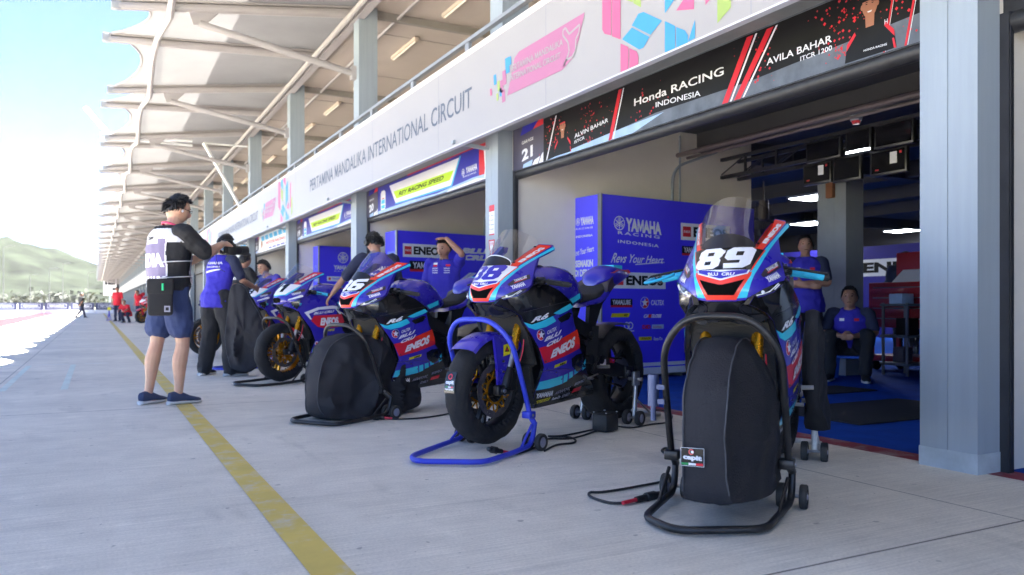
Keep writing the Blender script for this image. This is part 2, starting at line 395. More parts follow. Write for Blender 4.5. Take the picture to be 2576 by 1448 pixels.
# advertising boards across the end of the lane
boardm = M('board_navy', '#353A5C', .6); boardw = M('board_white', '#D9DCE6', .6)
for k in range(6):
    x = -10.3+k*2.05; g = G(); g.T = Matrix.Translation((x, 84, 0))
    g.mat(1).box(0, 2.0, -.15, .35, 0, .36).mat(0).box(0.01, 1.99, 0, .1, .36, 1.02)
    fb = lambda a, c: (a, -.004, c)
    g.mat(1).poly(rect(.25, .52, 1.75, .9), fb, 0, [rect(.28, .55, 1.72, .87)]).quadtext('PERTAMINA', rect(.4, .62, 1.6, .8), fb)
    o = g.build('advertising_board', [boardm, boardw], None, 0)
    tag(o, 'navy and white advertising board in the row across the end of the lane', 'barrier board', 'boards across the end of the lane')

# ---------------------------------------------------------------- pit building
colm = M('column_paint', '#949EA7', .45, var=.07, scale=3, bump=.05, bscale=30, stretch=(4, 4, .25))
greyp = M('wall_paint_grey', '#D6D0C6', .6, var=.06, scale=1.5, bump=.08, bscale=40)
darkm = M('dark_steel', (.035, .035, .04), .45, .2, var=.2)
basem = M('column_base_grey', '#A9B2B8', .6, var=.15, scale=8)
beige = M('terrace_ceiling_panel', '#B3A89F', .7, var=.06, scale=1.2)
beamd = M('beam_grey', '#8A8580', .6, var=.08)
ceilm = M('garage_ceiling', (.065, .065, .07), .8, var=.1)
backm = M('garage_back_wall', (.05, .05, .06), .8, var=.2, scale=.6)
whitew = M('fascia_white', (.335, .318, .312), .4, var=.03, scale=.6, bump=.15, bscale=1.2)
bld = thing('pit_building', 'long two-storey pit garage building with open terrace above the garages', 'building')
Y0, PER, NB = 2.74, 5.29, 32
yk = [Y0+PER*k for k in range(-3, NB)]
def column_mesh():
    g = G(); b = .0
    for y0, y1 in ((-.31, -.157), (-.153, 0)): g.box(3.85, 4.03, y0, y1, .10, 2.9)
    g.box(3.856, 4.024, -.158, -.152, .1, 2.9)
    g.mat(1).box(3.846, 4.034, -.314, .004, 0, .10).mat(0)
    g.box(3.88, 4.2, -.36, -.345, 2.9, 5.82).box(3.88, 4.2, -.075, -.06, 2.9, 5.82).box(4.03, 4.05, -.345, -.075, 2.9, 5.82).box(3.88, 3.886, -.345, -.075, 2.9, 5.82)
    return g.mesh('column', [colm, basem], 0)
def track_mesh():
    g = G()
    for s in (-1, 1):
        y = -.31 if s < 0 else 0
        g.box(4.03, 4.075, y+min(0, s*.045), y+max(0, s*.045), 0, 2.3)
        g.box(4.04, 4.05, y+min(s*.045, s*.05), y+max(s*.045, s*.05), .02, 2.3)
    return g.mesh('shutter_track', darkm, 0)
cm, tm = column_mesh(), track_mesh()
pm = G().box(4.03, 7.5, -.31, 0, 0, 2.95).mat(1).tube(fillet([(6.2, -.335, 0), (6.2, -.335, 2.5), (6.9, -.335, 2.75)], .2), .018, 6).tube([(6.32, -.33, 0), (6.32, -.33, 2.9)], .013, 6).mesh('partition_wall', [greyp, colm], 35)
for y in yk:
    link('column', cm, bld, (0, y, 0)); link('shutter_track', tm, bld, (0, y, 0)); link('partition_wall', pm, bld, (0, y, 0))
rollm = M('shutter_black', (.025, .025, .028), .5, var=.3, scale=20)
rm = G().box(4.06, 4.3, 0, PER-.31, 2.29, 2.70).tube([(4.09, 0, 2.26), (4.09, PER-.31, 2.26)], .055, 10).mesh('roller_shutter', rollm, 40)
for y in yk[:-1]: link('roller_shutter', rm, bld, (0, y, 0))
YA, YB = yk[0]-.4, yk[-1]+.05
G().box(4.06, 4.2, YA, YB, 2.735, 3.44).build('lintel', greyp, bld, 0)
G().box(3.5, 4.058, YA, YB, 2.73, 2.76).box(3.5, 3.60, YA, YB, 2.58, 2.728).build('soffit', M('soffit_grey', '#8B8E90', .6, var=.1), bld, 0)
bkm = G().bar((3.88, -.06, 2.56), (3.42, -.06, 2.60), .05, .035).mesh('soffit_bracket', colm, 0)
for y in yk: link('soffit_bracket', bkm, bld, (0, y, 0))
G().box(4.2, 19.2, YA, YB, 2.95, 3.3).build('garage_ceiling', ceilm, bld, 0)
g = G()
for x in (4.7, 5.6, 6.6, 8.6, 10.6, 12.6, 14.6): g.box(x, x+.12, YA, YB, 2.72 if x > 6 else 2.8, 2.949)
for y in yk: g.box(7.5, 19, y-.25, y-.1, 2.7, 2.948)
g.build('ceiling_beam', ceilm, bld, 0)
g = G()
for x, z, r in ((5.15, 2.72, .022), (5.3, 2.70, .016), (6.3, 2.66, .03), (6.45, 2.64, .018)): g.tube([(x, -5, z), (x, 28, z)], r, 8)
g.build('ceiling_pipe', M('pipe_grey', '#6A6061', .5, var=.1), bld)
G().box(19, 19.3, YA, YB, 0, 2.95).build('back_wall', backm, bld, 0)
G().box(3.45, 14, YA, YB, 3.44, 3.5).build('terrace_floor', greyp, bld, 0)
tc = G().box(3.9, 9, YA, YB, 5.82, 5.9).mat(1)
tbm = G().box(4.2, 8.8, -.26, -.16, 5.70, 5.819).mesh('terrace_beam', beamd, 0)
for y in yk: link('terrace_beam', tbm, bld, (0, y, 0))
for k in range(60): tc.box(3.95, 8.8, YA+1.2+k*2.645, YA+1.206+k*2.645, 5.812, 5.8195)
tc.build('terrace_ceiling', [beige, beamd], bld, 0)
g = G().box(8.8, 9, YA, YB, 3.5, 5.82)
g.build('terrace_back_wall', M('terrace_wall', '#B7A79B', .7, var=.08), bld, 0)
G().box(3.95, 14, YA, YB, 5.95, 11.1).build('upper_storey', greyp, bld, 0)
G().box(14, 19.3, YA, YB, 3.3, 5.95).build('rear_storey', greyp, bld, 0)
G().box(3.9, 19.3, YA-.2, YA, 0, 5.95).box(3.9, 19.3, YB, YB+.2, 0, 5.95).build('end_wall', greyp, bld, 0)
ic = G().box(7.86, 8.16, 6.55, 6.97, 0, 2.7).box(7.858, 7.862, 6.72, 6.8, 0, 2.69).mat(1).rbox(7.80, 7.86, 6.70, 6.80, 2.12, 2.32, .01)
ic.build('inner_column', [M('inner_column_paint', '#8C9193', .6, var=.12, scale=2), M('rusty_box', '#8A5A3C', .7)], bld, 35)
# fascia with lettering
fas = thing('fascia_board', 'long white fascia board with grey circuit name and coloured diamond pattern above the garages', 'sign board', (0, 0, 0))
G().box(3.452, 3.50, YA, YB, 2.56, 3.47).build('board', whitew, fas, 0)
g = G()
for k in range(72): g.box(3.4512, 3.452, YA+k*2.44, YA+k*2.44+.006, 2.565, 3.465)
g.build('panel_joint', M('joint_grey', '#8C8E98', .6), fas, 0)
G().box(3.447, 3.505, YA, YB, 2.547, 2.559).build('bottom_trim', M('trim_light', '#C9CBD6', .4), fas, 0)
fmats = [M('lettering_grey', '#565F6E', .5, var=.02), M('print_pink', '#B85A80', .5, var=.02), M('print_blue', '#3A8DBE', .5, var=.02), M('print_green', '#93A85A', .5, var=.02), whitew, M('print_rose', '#A9698A', .5, var=.02)]
ff = lambda u, v: (3.4485, -u, v); ff2 = lambda u, v: (3.4465, -u, v)
def fascia_print(o):
    g = G(); q = lambda L: [(-(y+o), z) for y, z in L]
    g.mat(0).quadtext('PERTAMINA MANDALIKA INTERNATIONAL CIRCUIT', rect(-14.56-o, 2.885, -7.52-o, 3.10), ff, 0, .004)
    g.mat(5).poly(q([(5.37, 3.165), (6.48, 3.165), (6.57, 3.13), (6.72, 2.814), (5.72, 2.795), (5.55, 2.85), (5.46, 2.97)]), ff)
    g.mat(4).quadtext('PERTAMINA MANDALIKA', q([(6.65, 3.01), (5.70, 3.0), (5.70, 3.055), (6.65, 3.078)]), ff2, 0, .02)
    g.quadtext('INTERNATIONAL CIRCUIT', q([(6.66, 2.93), (5.74, 2.90), (5.74, 2.955), (6.66, 2.99)]), ff2, 0, .02)
    tr = [(5.7, 3.12), (5.66, 3.13), (5.6, 3.06), (5.44, 3.09), (5.45, 3.03), (5.5, 2.99), (5.5, 2.9), (5.56, 2.86), (5.66, 2.86), (5.69, 2.82), (5.63, 2.88), (5.6, 2.92), (5.62, 3.0), (5.66, 3.04), (5.7, 3.08)]
    n = len(tr); cx = sum(a for a, _ in tr)/n; cz = sum(b for _, b in tr)/n
    for (a, b), (c, d) in zip(tr, tr[1:]+tr[:1]):
        l = math.hypot(c-a, d-b); nx, nz = -(d-b)/l*.009, (c-a)/l*.009
        g.poly(q([(a+nx, b+nz), (c+nx, d+nz), (c-nx, d-nz), (a-nx, b-nz)]), ff2)
    for k, (y, z, s, c) in enumerate([(6.72, 3.1, .075, 2), (6.78, 3.0, .07, 5), (6.84, 2.93, .06, 5), (6.98, 3.03, .05, 2), (6.9, 2.95, .05, 3), (6.86, 2.88, .04, 2), (6.8, 2.83, .06, 5), (7.07, 2.93, .035, 1), (6.93, 2.85, .035, 3), (6.66, 3.13, .04, 2)]):
        g.mat(c).poly(q([(y+s*.6, z+s), (y-s*.5, z+s), (y-s*.7, z-s), (y+s*.4, z-s)]), ff)
    P = [(1, [(5.12, 3.46), (5.0, 3.46), (5.0, 2.87), (5.09, 2.91), (5.12, 2.95)]), (1, [(4.99, 3.46), (4.88, 3.41), (4.88, 2.805), (4.99, 2.86)]),
         (2, [(4.66, 2.925), (4.60, 2.918), (4.39, 2.79), (4.52, 2.732), (4.74, 2.865)]), (2, [(4.74, 2.85), (4.53, 2.72), (4.60, 2.665), (4.65, 2.665), (4.86, 2.8)]),
         (1, [(4.88, 2.775), (4.78, 2.72), (4.78, 2.562), (4.88, 2.562)]), (1, [(4.77, 2.71), (4.68, 2.66), (4.66, 2.62), (4.66, 2.562), (4.77, 2.562)]),
         (2, [(4.36, 2.778), (4.25, 2.71), (4.25, 2.562), (4.36, 2.562)]), (2, [(4.24, 2.7), (4.15, 2.65), (4.12, 2.61), (4.12, 2.562), (4.24, 2.562)]),
         (3, [(4.82, 3.08), (4.73, 3.03), (4.73, 3.25), (4.82, 3.3)]), (3, [(4.72, 3.02), (4.63, 2.96), (4.63, 3.2), (4.72, 3.25)]), (2, [(4.36, 2.83), (4.26, 2.89), (4.26, 3.3), (4.36, 3.24)]),
         (2, [(4.25, 2.9), (4.14, 2.97), (4.14, 3.36), (4.25, 3.3)]), (1, [(4.36, 3.27), (4.6, 3.4), (4.6, 3.46), (4.36, 3.46)]), (2, [(4.82, 3.33), (4.62, 3.22), (4.62, 3.46), (4.82, 3.46)]),
         (1, [(4.06, 2.76), (4.24, 2.81), (4.1, 2.9), (4.06, 2.9)]), (2, [(4.05, 2.69), (4.05, 2.57), (4.12, 2.565)]), (1, [(3.95, 2.75), (3.85, 2.8), (3.85, 3.3), (3.95, 3.25)]), (3, [(3.84, 2.6), (3.72, 2.66), (3.72, 3.0), (3.84, 2.94)])]
    for c, L in P: g.mat(c).poly(q(L), ff)
    return g
for k in (-1, 0, 1, 2, 3): fascia_print(12.3*k).build('lettering', fmats, fas, 0)
# railing on the terrace edge
rl = thing('terrace_railing', 'grey steel railing along the terrace edge above the white fascia', 'railing')
steel = M('railing_steel', '#8E939A', .45, .3, var=.08)
G().box(3.70, 3.76, YA, YB, 3.79, 3.83).build('top_rail', steel, rl, 0)
G().box(3.715, 3.745, YA, YB, 3.56, 3.585).build('lower_rail', steel, rl, 0)
pmh = G().box(3.71, 3.75, -.05, .05, 3.5, 3.79).mesh('post', steel, 0)
for k in range(96): link('post', pmh, rl, (0, YA+.6+k*1.763, 0))
# fluorescent fittings under the terrace ceiling
fl = G().rbox(-.045, .045, -.68, .68, -.06, 0, .01).mat(1).tube([(0, -.62, -.075), (0, .62, -.075)], .016, 8).mat(0).box(-.02, .02, -.65, -.62, -.09, -.05).box(-.02, .02, .62, .65, -.09, -.05)
flm = fl.mesh('fluorescent_fitting', [M('fitting_cream', '#CFC0B0', .5), M('tube_white', '#E9E4DA', .3)], 35)
for k in range(-1, 40):
    o = link('fluorescent_fitting', flm, None, (5.28, 14.63+2.645*k, 5.812))
    tag(o, 'narrow fluorescent tube fitting on the beige terrace ceiling above the railing', 'light fitting', 'tube lights under the terrace ceiling')

# canopy: membranes on cantilever beams
def canopy():
    mem = bpy.data.materials.new('canopy_membrane'); mem.use_nodes = True; nt = mem.node_tree; N, L = nt.nodes, nt.links; N.remove(N['Principled BSDF'])
    d = N.new('ShaderNodeBsdfDiffuse'); d.inputs[0].default_value = (.62, .585, .56, 1); t = N.new('ShaderNodeBsdfTranslucent'); t.inputs[0].default_value = (.66, .64, .62, 1)
    geo = N.new('ShaderNodeNewGeometry'); n = N.new('ShaderNodeTexNoise'); n.inputs['Scale'].default_value = .8; n.inputs['Detail'].default_value = 6; L.new(geo.outputs['Position'], n.inputs['Vector'])
    r = N.new('ShaderNodeValToRGB'); r.color_ramp.elements[0].color = (.275, .27, .272, 1); r.color_ramp.elements[1].color = (.325, .32, .32, 1); r.color_ramp.elements[0].position = .35; r.color_ramp.elements[1].position = .65
    L.new(n.outputs['Fac'], r.inputs[0]); L.new(r.outputs[0], d.inputs[0])
    mx = N.new('ShaderNodeMixShader'); mx.inputs[0].default_value = .029; L.new(d.outputs[0], mx.inputs[1]); L.new(t.outputs[0], mx.inputs[2]); L.new(mx.outputs[0], N['Material Output'].inputs[0])
    bm_ = M('canopy_steel', '#A29C9B', .5, var=.05, scale=3); capm = M('beam_cap', '#8E9092', .4)
    root = thing('canopy', 'white tensile membrane canopy on steel beams over the pit lane', 'canopy')
    # membrane over one bay: main beam at y = 0 and PER, secondary beam halfway
    g = G(); NX, NY = 18, 24; xi = 3.95
    def zc(x, w): return 5.86-(xi-x)/3.6*(.5*(1-w)+.22*w)      # w = 0 at main beams, 1 at the secondary
    vs = []
    for j in range(NY+1):
        t = j/NY; y = t*PER; w = math.sin(PI*t)**1.0; h = (t*2) % 1.0 if j not in (NY//2, NY) else 0
        ins = .52*(math.sin(PI*h)**.75 if 0 < h < 1 else 0)
        xe = .36-.12*w+ins
        for i in range(NX+1):
            x = xi+(xe-xi)*i/NX
            sag = .05*math.sin(PI*h)*math.sin(PI*i/NX)
            vs.append((x, y, zc(x, w)+sag))
    n = NX+1; g.add(vs, [(j*n+i, j*n+i+1, (j+1)*n+i+1, (j+1)*n+i) for j in range(NY) for i in range(NX)])
    for h0 in (0, .5):     # hem cable on each scallop
        g.mat(1); P = [vs[j*n+NX] for j in range(int(h0*NY), int((h0+.5)*NY)+1)]; g.tube(P, .022, 6).mat(0)
    mm = g.mesh('membrane', [mem, bm_], 60)
    def beam(w, cap, tip):
        g = G(); a, b = (3.9, 0, zc(3.9, w)-.11), (tip, 0, zc(tip, w)-.10)
        g.tube([a, b], [.085, .06], 10).bar((3.9, 0, zc(3.9, w)-.02), (tip, 0, zc(tip, w)-.02), .12, .03)
        g.mat(1).rbox(tip-.10, tip+.04, -.05, .05, b[2]-.06, b[2]+.10, .02)
        if cap:
            g.mat(0).prism([(1.75, -.12), (1.25, -.12), (1.33, -.36), (1.5, -.36)], lambda u, v: (u, .02, zc(u, w)+v), lambda u, v: (u, -.02, zc(u, w)+v))
        return g.mesh('main_beam' if cap else 'secondary_beam', [bm_, capm], 35)
    mb, sb = beam(0, 1, .30), beam(1, 0, .20)
    br = G().tube([(1.42, 0, zc(1.42, 0)-.34), (3.88, 0, 4.72)], .055, 10).box(3.80, 3.9, -.06, .06, 4.62, 4.84).mesh('brace', bm_, 35)
    for k, y in enumerate(yk):
        yy = y-.17
        link('main_beam', mb, root, (0, yy, 0)); link('brace', br, root, (0, yy, 0))
        if k < len(yk)-1: link('membrane', mm, root, (0, yy, 0)); link('secondary_beam', sb, root, (0, yy+PER/2, 0))
    G().box(3.83, 3.97, YA, YB, 5.60, 5.76).tube([(3.72, YA, 5.60), (3.72, YB, 5.60)], .05, 8).tube([(4.6, YA, 5.74), (4.6, YB, 5.74)], .03, 6).build('edge_girder', bm_, root, 35)
    P = []
    for k, y in enumerate(yk):
        P.append((1.0, y-.17, zc(1.0, 0)-.24))
        if k < len(yk)-1: P.append((.95, y-.17+PER*.36, zc(1, .9)-.22)); P.append((.95, y-.17+PER*.5, zc(1, 1)-.2)); P.append((.95, y-.17+PER*.64, zc(1, .9)-.22))
    G().tube(P, .055, 8).build('gutter_pipe', bm_, root, 40)
    g = G()
    for k, y in enumerate(yk[:-1]): g.bar((1.0, y-.17, zc(1., 0)-.24), (1.0, y-.17, zc(1., 0)-.1), .05, .02); g.bar((.95, y-.17+PER/2, zc(1., 1)-.2), (.95, y-.17+PER/2, zc(1., 1)-.1), .05, .02)
    g.build('pipe_hanger', bm_, root, 0)
canopy()
# lighting mast bracket under the canopy
g = G().bar((-.25, 24.2, 6.1), (.35, 24.0, 5.35), .16, .1)
for z in (5.42, 5.30): g.tube([(.1, 24.0, z), (2.4, 24.0, z)], .035, 8)
g.tube([(3.85, 24.6, 3.6), (2.7, 24.0, 5.4)], .05, 8).tube([(2.7, 24.0, 5.4), (3.88, 24.0, 5.4)], .025, 6)
tag(g.build('lighting_bracket', M('bracket_white', (.8, .8, .8), .4), None), 'white steel floodlight bracket hung under the canopy edge beyond the photographer', 'light bracket')
# control room at the far end
cr = thing('control_room', 'small white raised control room at the far end of the garages', 'control room', (0, 0, 0))
G().box(1.3, 4.2, 168, 173.8, 2.6, 6.4).box(1.3, 3.95, 167.9, 168, 3.3, 3.5).build('wall', wallp, cr, 0)
G().box(1.5, 3.3, 167.95, 168.02, 4.55, 5.9).box(3.45, 4.0, 167.94, 168.02, 3.2, 6.0).box(2.8, 3.3, 167.95, 168.02, 3.5, 4.0).build('window', M('dark_pane', (.02, .02, .03), .15), cr, 0)
G().box(1.9, 1.98, 167.9, 167.96, 4.5, 5.95).build('mullion', wallp, cr, 0)
G().box(2.2, 2.5, 168.3, 168.6, 0, 2.6).box(3.5, 3.8, 168.3, 168.6, 0, 2.6).build('post', colm, cr, 0)

# the hot, slightly hazy air over the whole place
hz = bpy.data.materials.new('haze'); hz.use_nodes = True; hn = hz.node_tree; hn.nodes.remove(hn.nodes['Principled BSDF'])
pv = hn.nodes.new('ShaderNodeVolumePrincipled'); pv.inputs['Density'].default_value = .00007; pv.inputs['Color'].default_value = (.93, .96, 1, 1); pv.inputs['Anisotropy'].default_value = .0
hn.links.new(pv.outputs[0], hn.nodes['Material Output'].inputs['Volume'])
tag(G().box(-850, 900, -60, 1680, -3.5, 95).build('haze', hz, None, 0), kind='stuff')
# ---------------------------------------------------------------- signs over the garages
navy = M('print_navy', '#2B2C9C', .4, var=.03); wht = M('print_white', '#DCDDE4', .45, var=.02); blk = M('print_black', (.008, .008, .009), .5, var=.1, spec=.25)
red = M('print_red', '#C8202F', .45, var=.03); grn = M('print_lime', '#B5DC2A', .45, var=.03); cyn = M('print_cyan', '#35AEE2', .45, var=.03); skinp = M('print_skin', '#A06C55', .5)
yel = M('print_yellow', '#DCC81E', .45); drk = M('print_slate', '#4A4658', .45); pale = M('print_pale_blue', '#9DB8DC', .45, var=.15, scale=5); gry = M('print_grey', '#5D636C', .4, var=.3, scale=6)
PM = [navy, wht, blk, red, grn, cyn, skinp, yel, drk, pale, gry]
NV, WH, BK, RD, GN, CY, SK, YE, DK, PA, GY = range(11)
def ring(g, cx, cy, r, w, fn, n=24): g.poly(circ(cx, cy, r, n=n), fn, 0, [circ(cx, cy, r-w, n=n)])
def forks(g, cx, cy, r, fn):
    ring(g, cx, cy, r, r*.13, fn)
    for k in range(3):
        a = PI/2+k*2*PI/3; c, s = math.cos(a), math.sin(a)
        for w, l0, l1 in ((.07, -.8, .82), (.05, .25, .8), (.05, .25, .8)):
            o = 0 if l0 < 0 else (.2 if (w == .05 and l1 == .8) else -.2)
            g.poly([(cx+(c*l0-s*w)*r, cy+(s*l0+c*w)*r), (cx+(c*l1-s*w)*r, cy+(s*l1+c*w)*r), (cx+(c*l1+s*w)*r, cy+(s*l1-c*w)*r), (cx+(c*l0+s*w)*r, cy+(s*l0-c*w)*r)], fn)
        for o in (-.22, .22):
            p = lambda l, w: (cx+(c*l-s*(o+w))*r, cy+(s*l+c*(o+w))*r)
            g.poly([p(.2, -.045), p(.78, -.045), p(.78, .045), p(.2, .045)], fn)
def sk(q, s): (x0, y0, x1, y1) = q; return [(x0, y0), (x1, y0), (x1+s, y1), (x0+s, y1)]
SC = 4.026/3.87
def sfn(d, dy=0): return lambda u, v: (4.026-d*.0012, -u*SC+dy, .84+(v-.84)*SC)
def Q(L): return [(-a, b) for a, b in L]
def garage_number(g, n, y0, y1, dy):
    f1, f2 = sfn(1, dy), sfn(2, dy)
    w = y0-y1; X = lambda t: y0-w*t
    g.mat(DK).poly(Q([(y0, 2.23), (y1, 2.23), (y1, 2.66), (y0, 2.68)]), f1)
    g.mat(NV).poly(Q([(X(.25), 2.57), (X(.65), 2.59), (X(.85), 2.665), (X(.35), 2.675)]), f2).mat(RD).poly(Q([(X(.66), 2.59), (X(.99), 2.6), (X(.99), 2.66), (X(.86), 2.665)]), f2)
    g.mat(WH).quadtext('GARAGE', Q([(X(.3), 2.475), (X(.68), 2.485), (X(.68), 2.515), (X(.3), 2.508)]), f2, 0, .01).quadtext(n, Q([(X(.3), 2.30), (X(.66), 2.325), (X(.66), 2.44), (X(.3), 2.42)]), f2, 0, .04)
    g.mat(PA).poly(Q([(X(.33), 2.233), (X(.62), 2.233), (X(.66), 2.29), (X(.36), 2.27)]), f2).mat(WH).poly(Q([(X(.64), 2.233), (X(.82), 2.233), (X(.9), 2.30), (X(.72), 2.28)]), f2).poly(Q([(X(.85), 2.233), (X(.99), 2.233), (X(.99), 2.33), (X(.94), 2.31)]), f2)
def portrait(g, cx, cz, s, f, capc=RD):
    E = lambda x, z, rx, rz, n=16, a0=0, a1=2*PI: [(-cx+x*s+a, cz+z*s+b) for a, b in circ(0, 0, rx*s, rz*s, n, a0, a1)]
    W = lambda L: [(-cx+a*s, cz+b*s) for a, b in L]
    g.mat(BK).poly(W([(-.22, -.375), (.22, -.375), (.20, -.24), (.13, -.165), (.05, -.13), (-.05, -.13), (-.13, -.165), (-.20, -.24)]), f(2))
    g.mat(RD).poly(W([(.13, -.165), (.20, -.24), (.205, -.29), (.12, -.19)]), f(3)).poly(W([(-.13, -.165), (-.20, -.24), (-.205, -.29), (-.12, -.19)]), f(3)).poly(W([(.2, -.3), (.22, -.375), (.2, -.375), (.185, -.3)]), f(3))
    g.mat(SK).poly(W([(-.035, -.16), (.035, -.16), (.04, -.06), (-.04, -.06)]), f(3)).poly(E(0, 0, .066, .095), f(3.4))
    for e in (-1, 1): g.poly(E(e*.067, -.005, .012, .022, 8), f(3.2))
    g.mat(BK).poly(E(0, .035, .074, .085, 14, 0, PI), f(4)).mat(capc).poly(W([(-.078, .03), (.07, .035), (.066, .05), (-.07, .048)]), f(4.6))
    for e in (-.026, .026): g.mat(BK).poly(E(e, .008, .010, .0035, 8), f(4.6)); g.poly(E(e, .022, .014, .003, 8), f(4.6))
    g.mat(WH).poly(W([(-.022, -.045), (.022, -.045), (.012, -.056), (-.012, -.056)]), f(4.6))
def sign21():
    g = G(); f = sfn; R = random.Random(3)
    g.mat(GY).box(4.03, 4.055, 2.76, 7.70, 2.285, 2.735)
    garage_number(g, '21', 7.4, 6.76, 0)
    g.mat(BK).poly(Q([(6.76, 2.23), (2.66, 2.23), (2.66, 2.64), (6.76, 2.65)]), f(1))
    # grey circuit photograph printed along the bottom
    g.mat(GY).poly(Q([(6.7, 2.233), (2.67, 2.233), (2.67, 2.39), (3.3, 2.36), (4.0, 2.33), (5.0, 2.335), (5.5, 2.30), (6.2, 2.27)]), f(1.5))
    g.mat(PA).poly(Q([(6.7, 2.233), (5.3, 2.233), (4.9, 2.32), (5.5, 2.30), (6.3, 2.262)]), f(1.8))
    for cx, n in ((6.6, 60), (5.9, 60), (5.15, 18), (3.95, 30), (3.25, 110), (2.88, 30)):
        for k in range(n):
            y = cx+R.gauss(0, .13); z = R.uniform(2.28, 2.62); r = R.uniform(.003, .012)*(1 if abs(y-cx) < .15 else .6)
            g.mat(RD).poly(Q([(y+r, z), (y, z-r), (y-r, z), (y, z+r)]), f(2))
    for (a, b, w) in ((5.5, 5.6, .05), (4.02, 4.2, .06), (3.84, 4.08, .06), (2.90, 2.965, .01), (2.76, 2.83, .014)):
        g.mat(RD).poly(Q([(b+w, 2.235), (b, 2.235), (a-w, 2.63), (a, 2.63)]), f(2.4)); g.mat(WH).poly(Q([(b-w*.3, 2.235), (b-w*.6, 2.235), (a-w*1.6, 2.63), (a-w*1.3, 2.63)]), f(2.6))
    g.mat(WH).poly(Q([(6.71, 2.236), (6.69, 2.236), (6.51, 2.63), (6.53, 2.63)]), f(2.4))
    fp_ = lambda d: f(d+.7)
    portrait(g, 6.40, 2.508, .70, fp_); portrait(g, 3.06, 2.53, .77, fp_, BK)
    T = lambda s, L, b=.012: g.mat(WH).quadtext(s, Q(L), f(4), 0, b)
    T('ALVIN BAHAR', [(6.19, 2.352), (5.65, 2.395), (5.65, 2.43), (6.19, 2.392)]); T('ISTCR', [(6.19, 2.305), (6.02, 2.318), (6.02, 2.345), (6.19, 2.333)])
    T('Honda RACING', [(5.28, 2.445), (4.24, 2.435), (4.24, 2.495), (5.28, 2.505)]); T('INDONESIA', [(5.0, 2.375), (4.48, 2.345), (4.48, 2.387), (5.0, 2.415)])
    T('AVILA BAHAR', [(3.84, 2.392), (3.32, 2.396), (3.32, 2.44), (3.84, 2.436)]); T('ITCR 1200', [(3.56, 2.345), (3.32, 2.348), (3.32, 2.378), (3.56, 2.374)])
    T('H', [(2.965, 2.388), (2.945, 2.388), (2.945, 2.415), (2.965, 2.415)]); T('HONDA RACING', [(3.1, 2.275), (2.95, 2.27), (2.95, 2.282), (3.1, 2.287)])
    tag(g.build('garage_sign', PM, None, 0), 'black and red garage sign with two portraits and the number 21', 'garage sign', 'signs over the garage doors')
def sign_rey(num, dy, label):
    g = G(); f = lambda d: sfn(d, dy)
    g.mat(DK).box(4.03, 4.055, 8.05+dy, 13.0+dy, 2.285, 2.735)
    garage_number(g, num, 12.54, 11.92, dy)
    g.mat(NV).poly(Q([(11.91, 2.235), (8.24, 2.25), (8.24, 2.64), (11.91, 2.64)]), f(1)).mat(RD).poly(Q([(10.6, 2.6), (8.0, 2.55), (8.0, 2.66), (10.6, 2.66)]), f(.8)).poly(Q([(8.24, 2.3), (7.76, 2.3), (7.76, 2.66), (8.24, 2.66)]), f(1))
    g.mat(PA).poly(Q([(11.91, 2.235), (8.24, 2.25), (7.76, 2.25), (7.76, 2.30), (8.4, 2.31), (9.5, 2.262), (10.5, 2.285), (11.91, 2.28)]), f(1.6)).mat(WH).poly(Q([(9.2, 2.236), (8.0, 2.252), (8.3, 2.285), (9.1, 2.258)]), f(1.9))
    g.mat(CY).poly(Q([(11.13, 2.30), (9.02, 2.285), (8.74, 2.62), (8.79, 2.62), (9.05, 2.30), (11.09, 2.318)]), f(2)).mat(WH).poly(Q([(11.37, 2.605), (11.09, 2.315), (9.05, 2.305), (8.8, 2.605)]), f(2))
    g.mat(GN).poly(Q([(11.18, 2.495), (11.05, 2.377), (9.08, 2.373), (8.96, 2.479)]), f(3)).mat(BK).quadtext('REY RACING SPEED', sk((-10.96, 2.405, -9.3, 2.462), .05), f(4), 0, .03)
    g.mat(WH); forks(g, -8.68, 2.41, .042, f(2)); g.quadtext('YAMAHA', Q([(8.60, 2.385), (8.29, 2.385), (8.29, 2.46), (8.60, 2.455)]), f(2), 0, .035).quadtext('RACING', Q([(8.68, 2.345), (8.32, 2.35), (8.32, 2.368), (8.68, 2.363)]), f(2), 0, .02, sp=1.3)
    # white trophy-like arm at the right end and team badge at the left
    g.mat(WH).poly(Q([(8.1, 2.27), (7.98, 2.27), (7.99, 2.36), (8.03, 2.36), (8.01, 2.5), (8.06, 2.56), (8.0, 2.62), (8.12, 2.62), (8.1, 2.5), (8.08, 2.37)]), f(2)).mat(BK).poly([(-8.05+a, 2.58+b) for a, b in circ(0, 0, .02)], f(3)).poly([(-8.04+a, 2.32+b) for a, b in circ(0, 0, .015)], f(3))
    g.mat(WH).poly(Q([(11.75, 2.28), (11.57, 2.28), (11.55, 2.31), (11.55, 2.54), (11.6, 2.57), (11.72, 2.57), (11.77, 2.54), (11.77, 2.31)]), f(2)).mat(CY).poly(Q([(11.74, 2.37), (11.58, 2.37), (11.58, 2.43), (11.74, 2.43)]), f(3)).poly(Q([(11.74, 2.30), (11.58, 2.30), (11.58, 2.35), (11.74, 2.35)]), f(3)).mat(RD).poly(Q([(11.72, 2.44), (11.6, 2.44), (11.6, 2.455), (11.72, 2.455)]), f(3))
    tag(g.build('garage_sign', PM, None, 0), label, 'garage sign', 'signs over the garage doors')
sign21()
sign_rey('20', 0, 'blue and lime team sign with the number 20, next to the black sign')
sign_rey('19', PER, 'blue and lime team sign with the number 19, the farther of two alike')
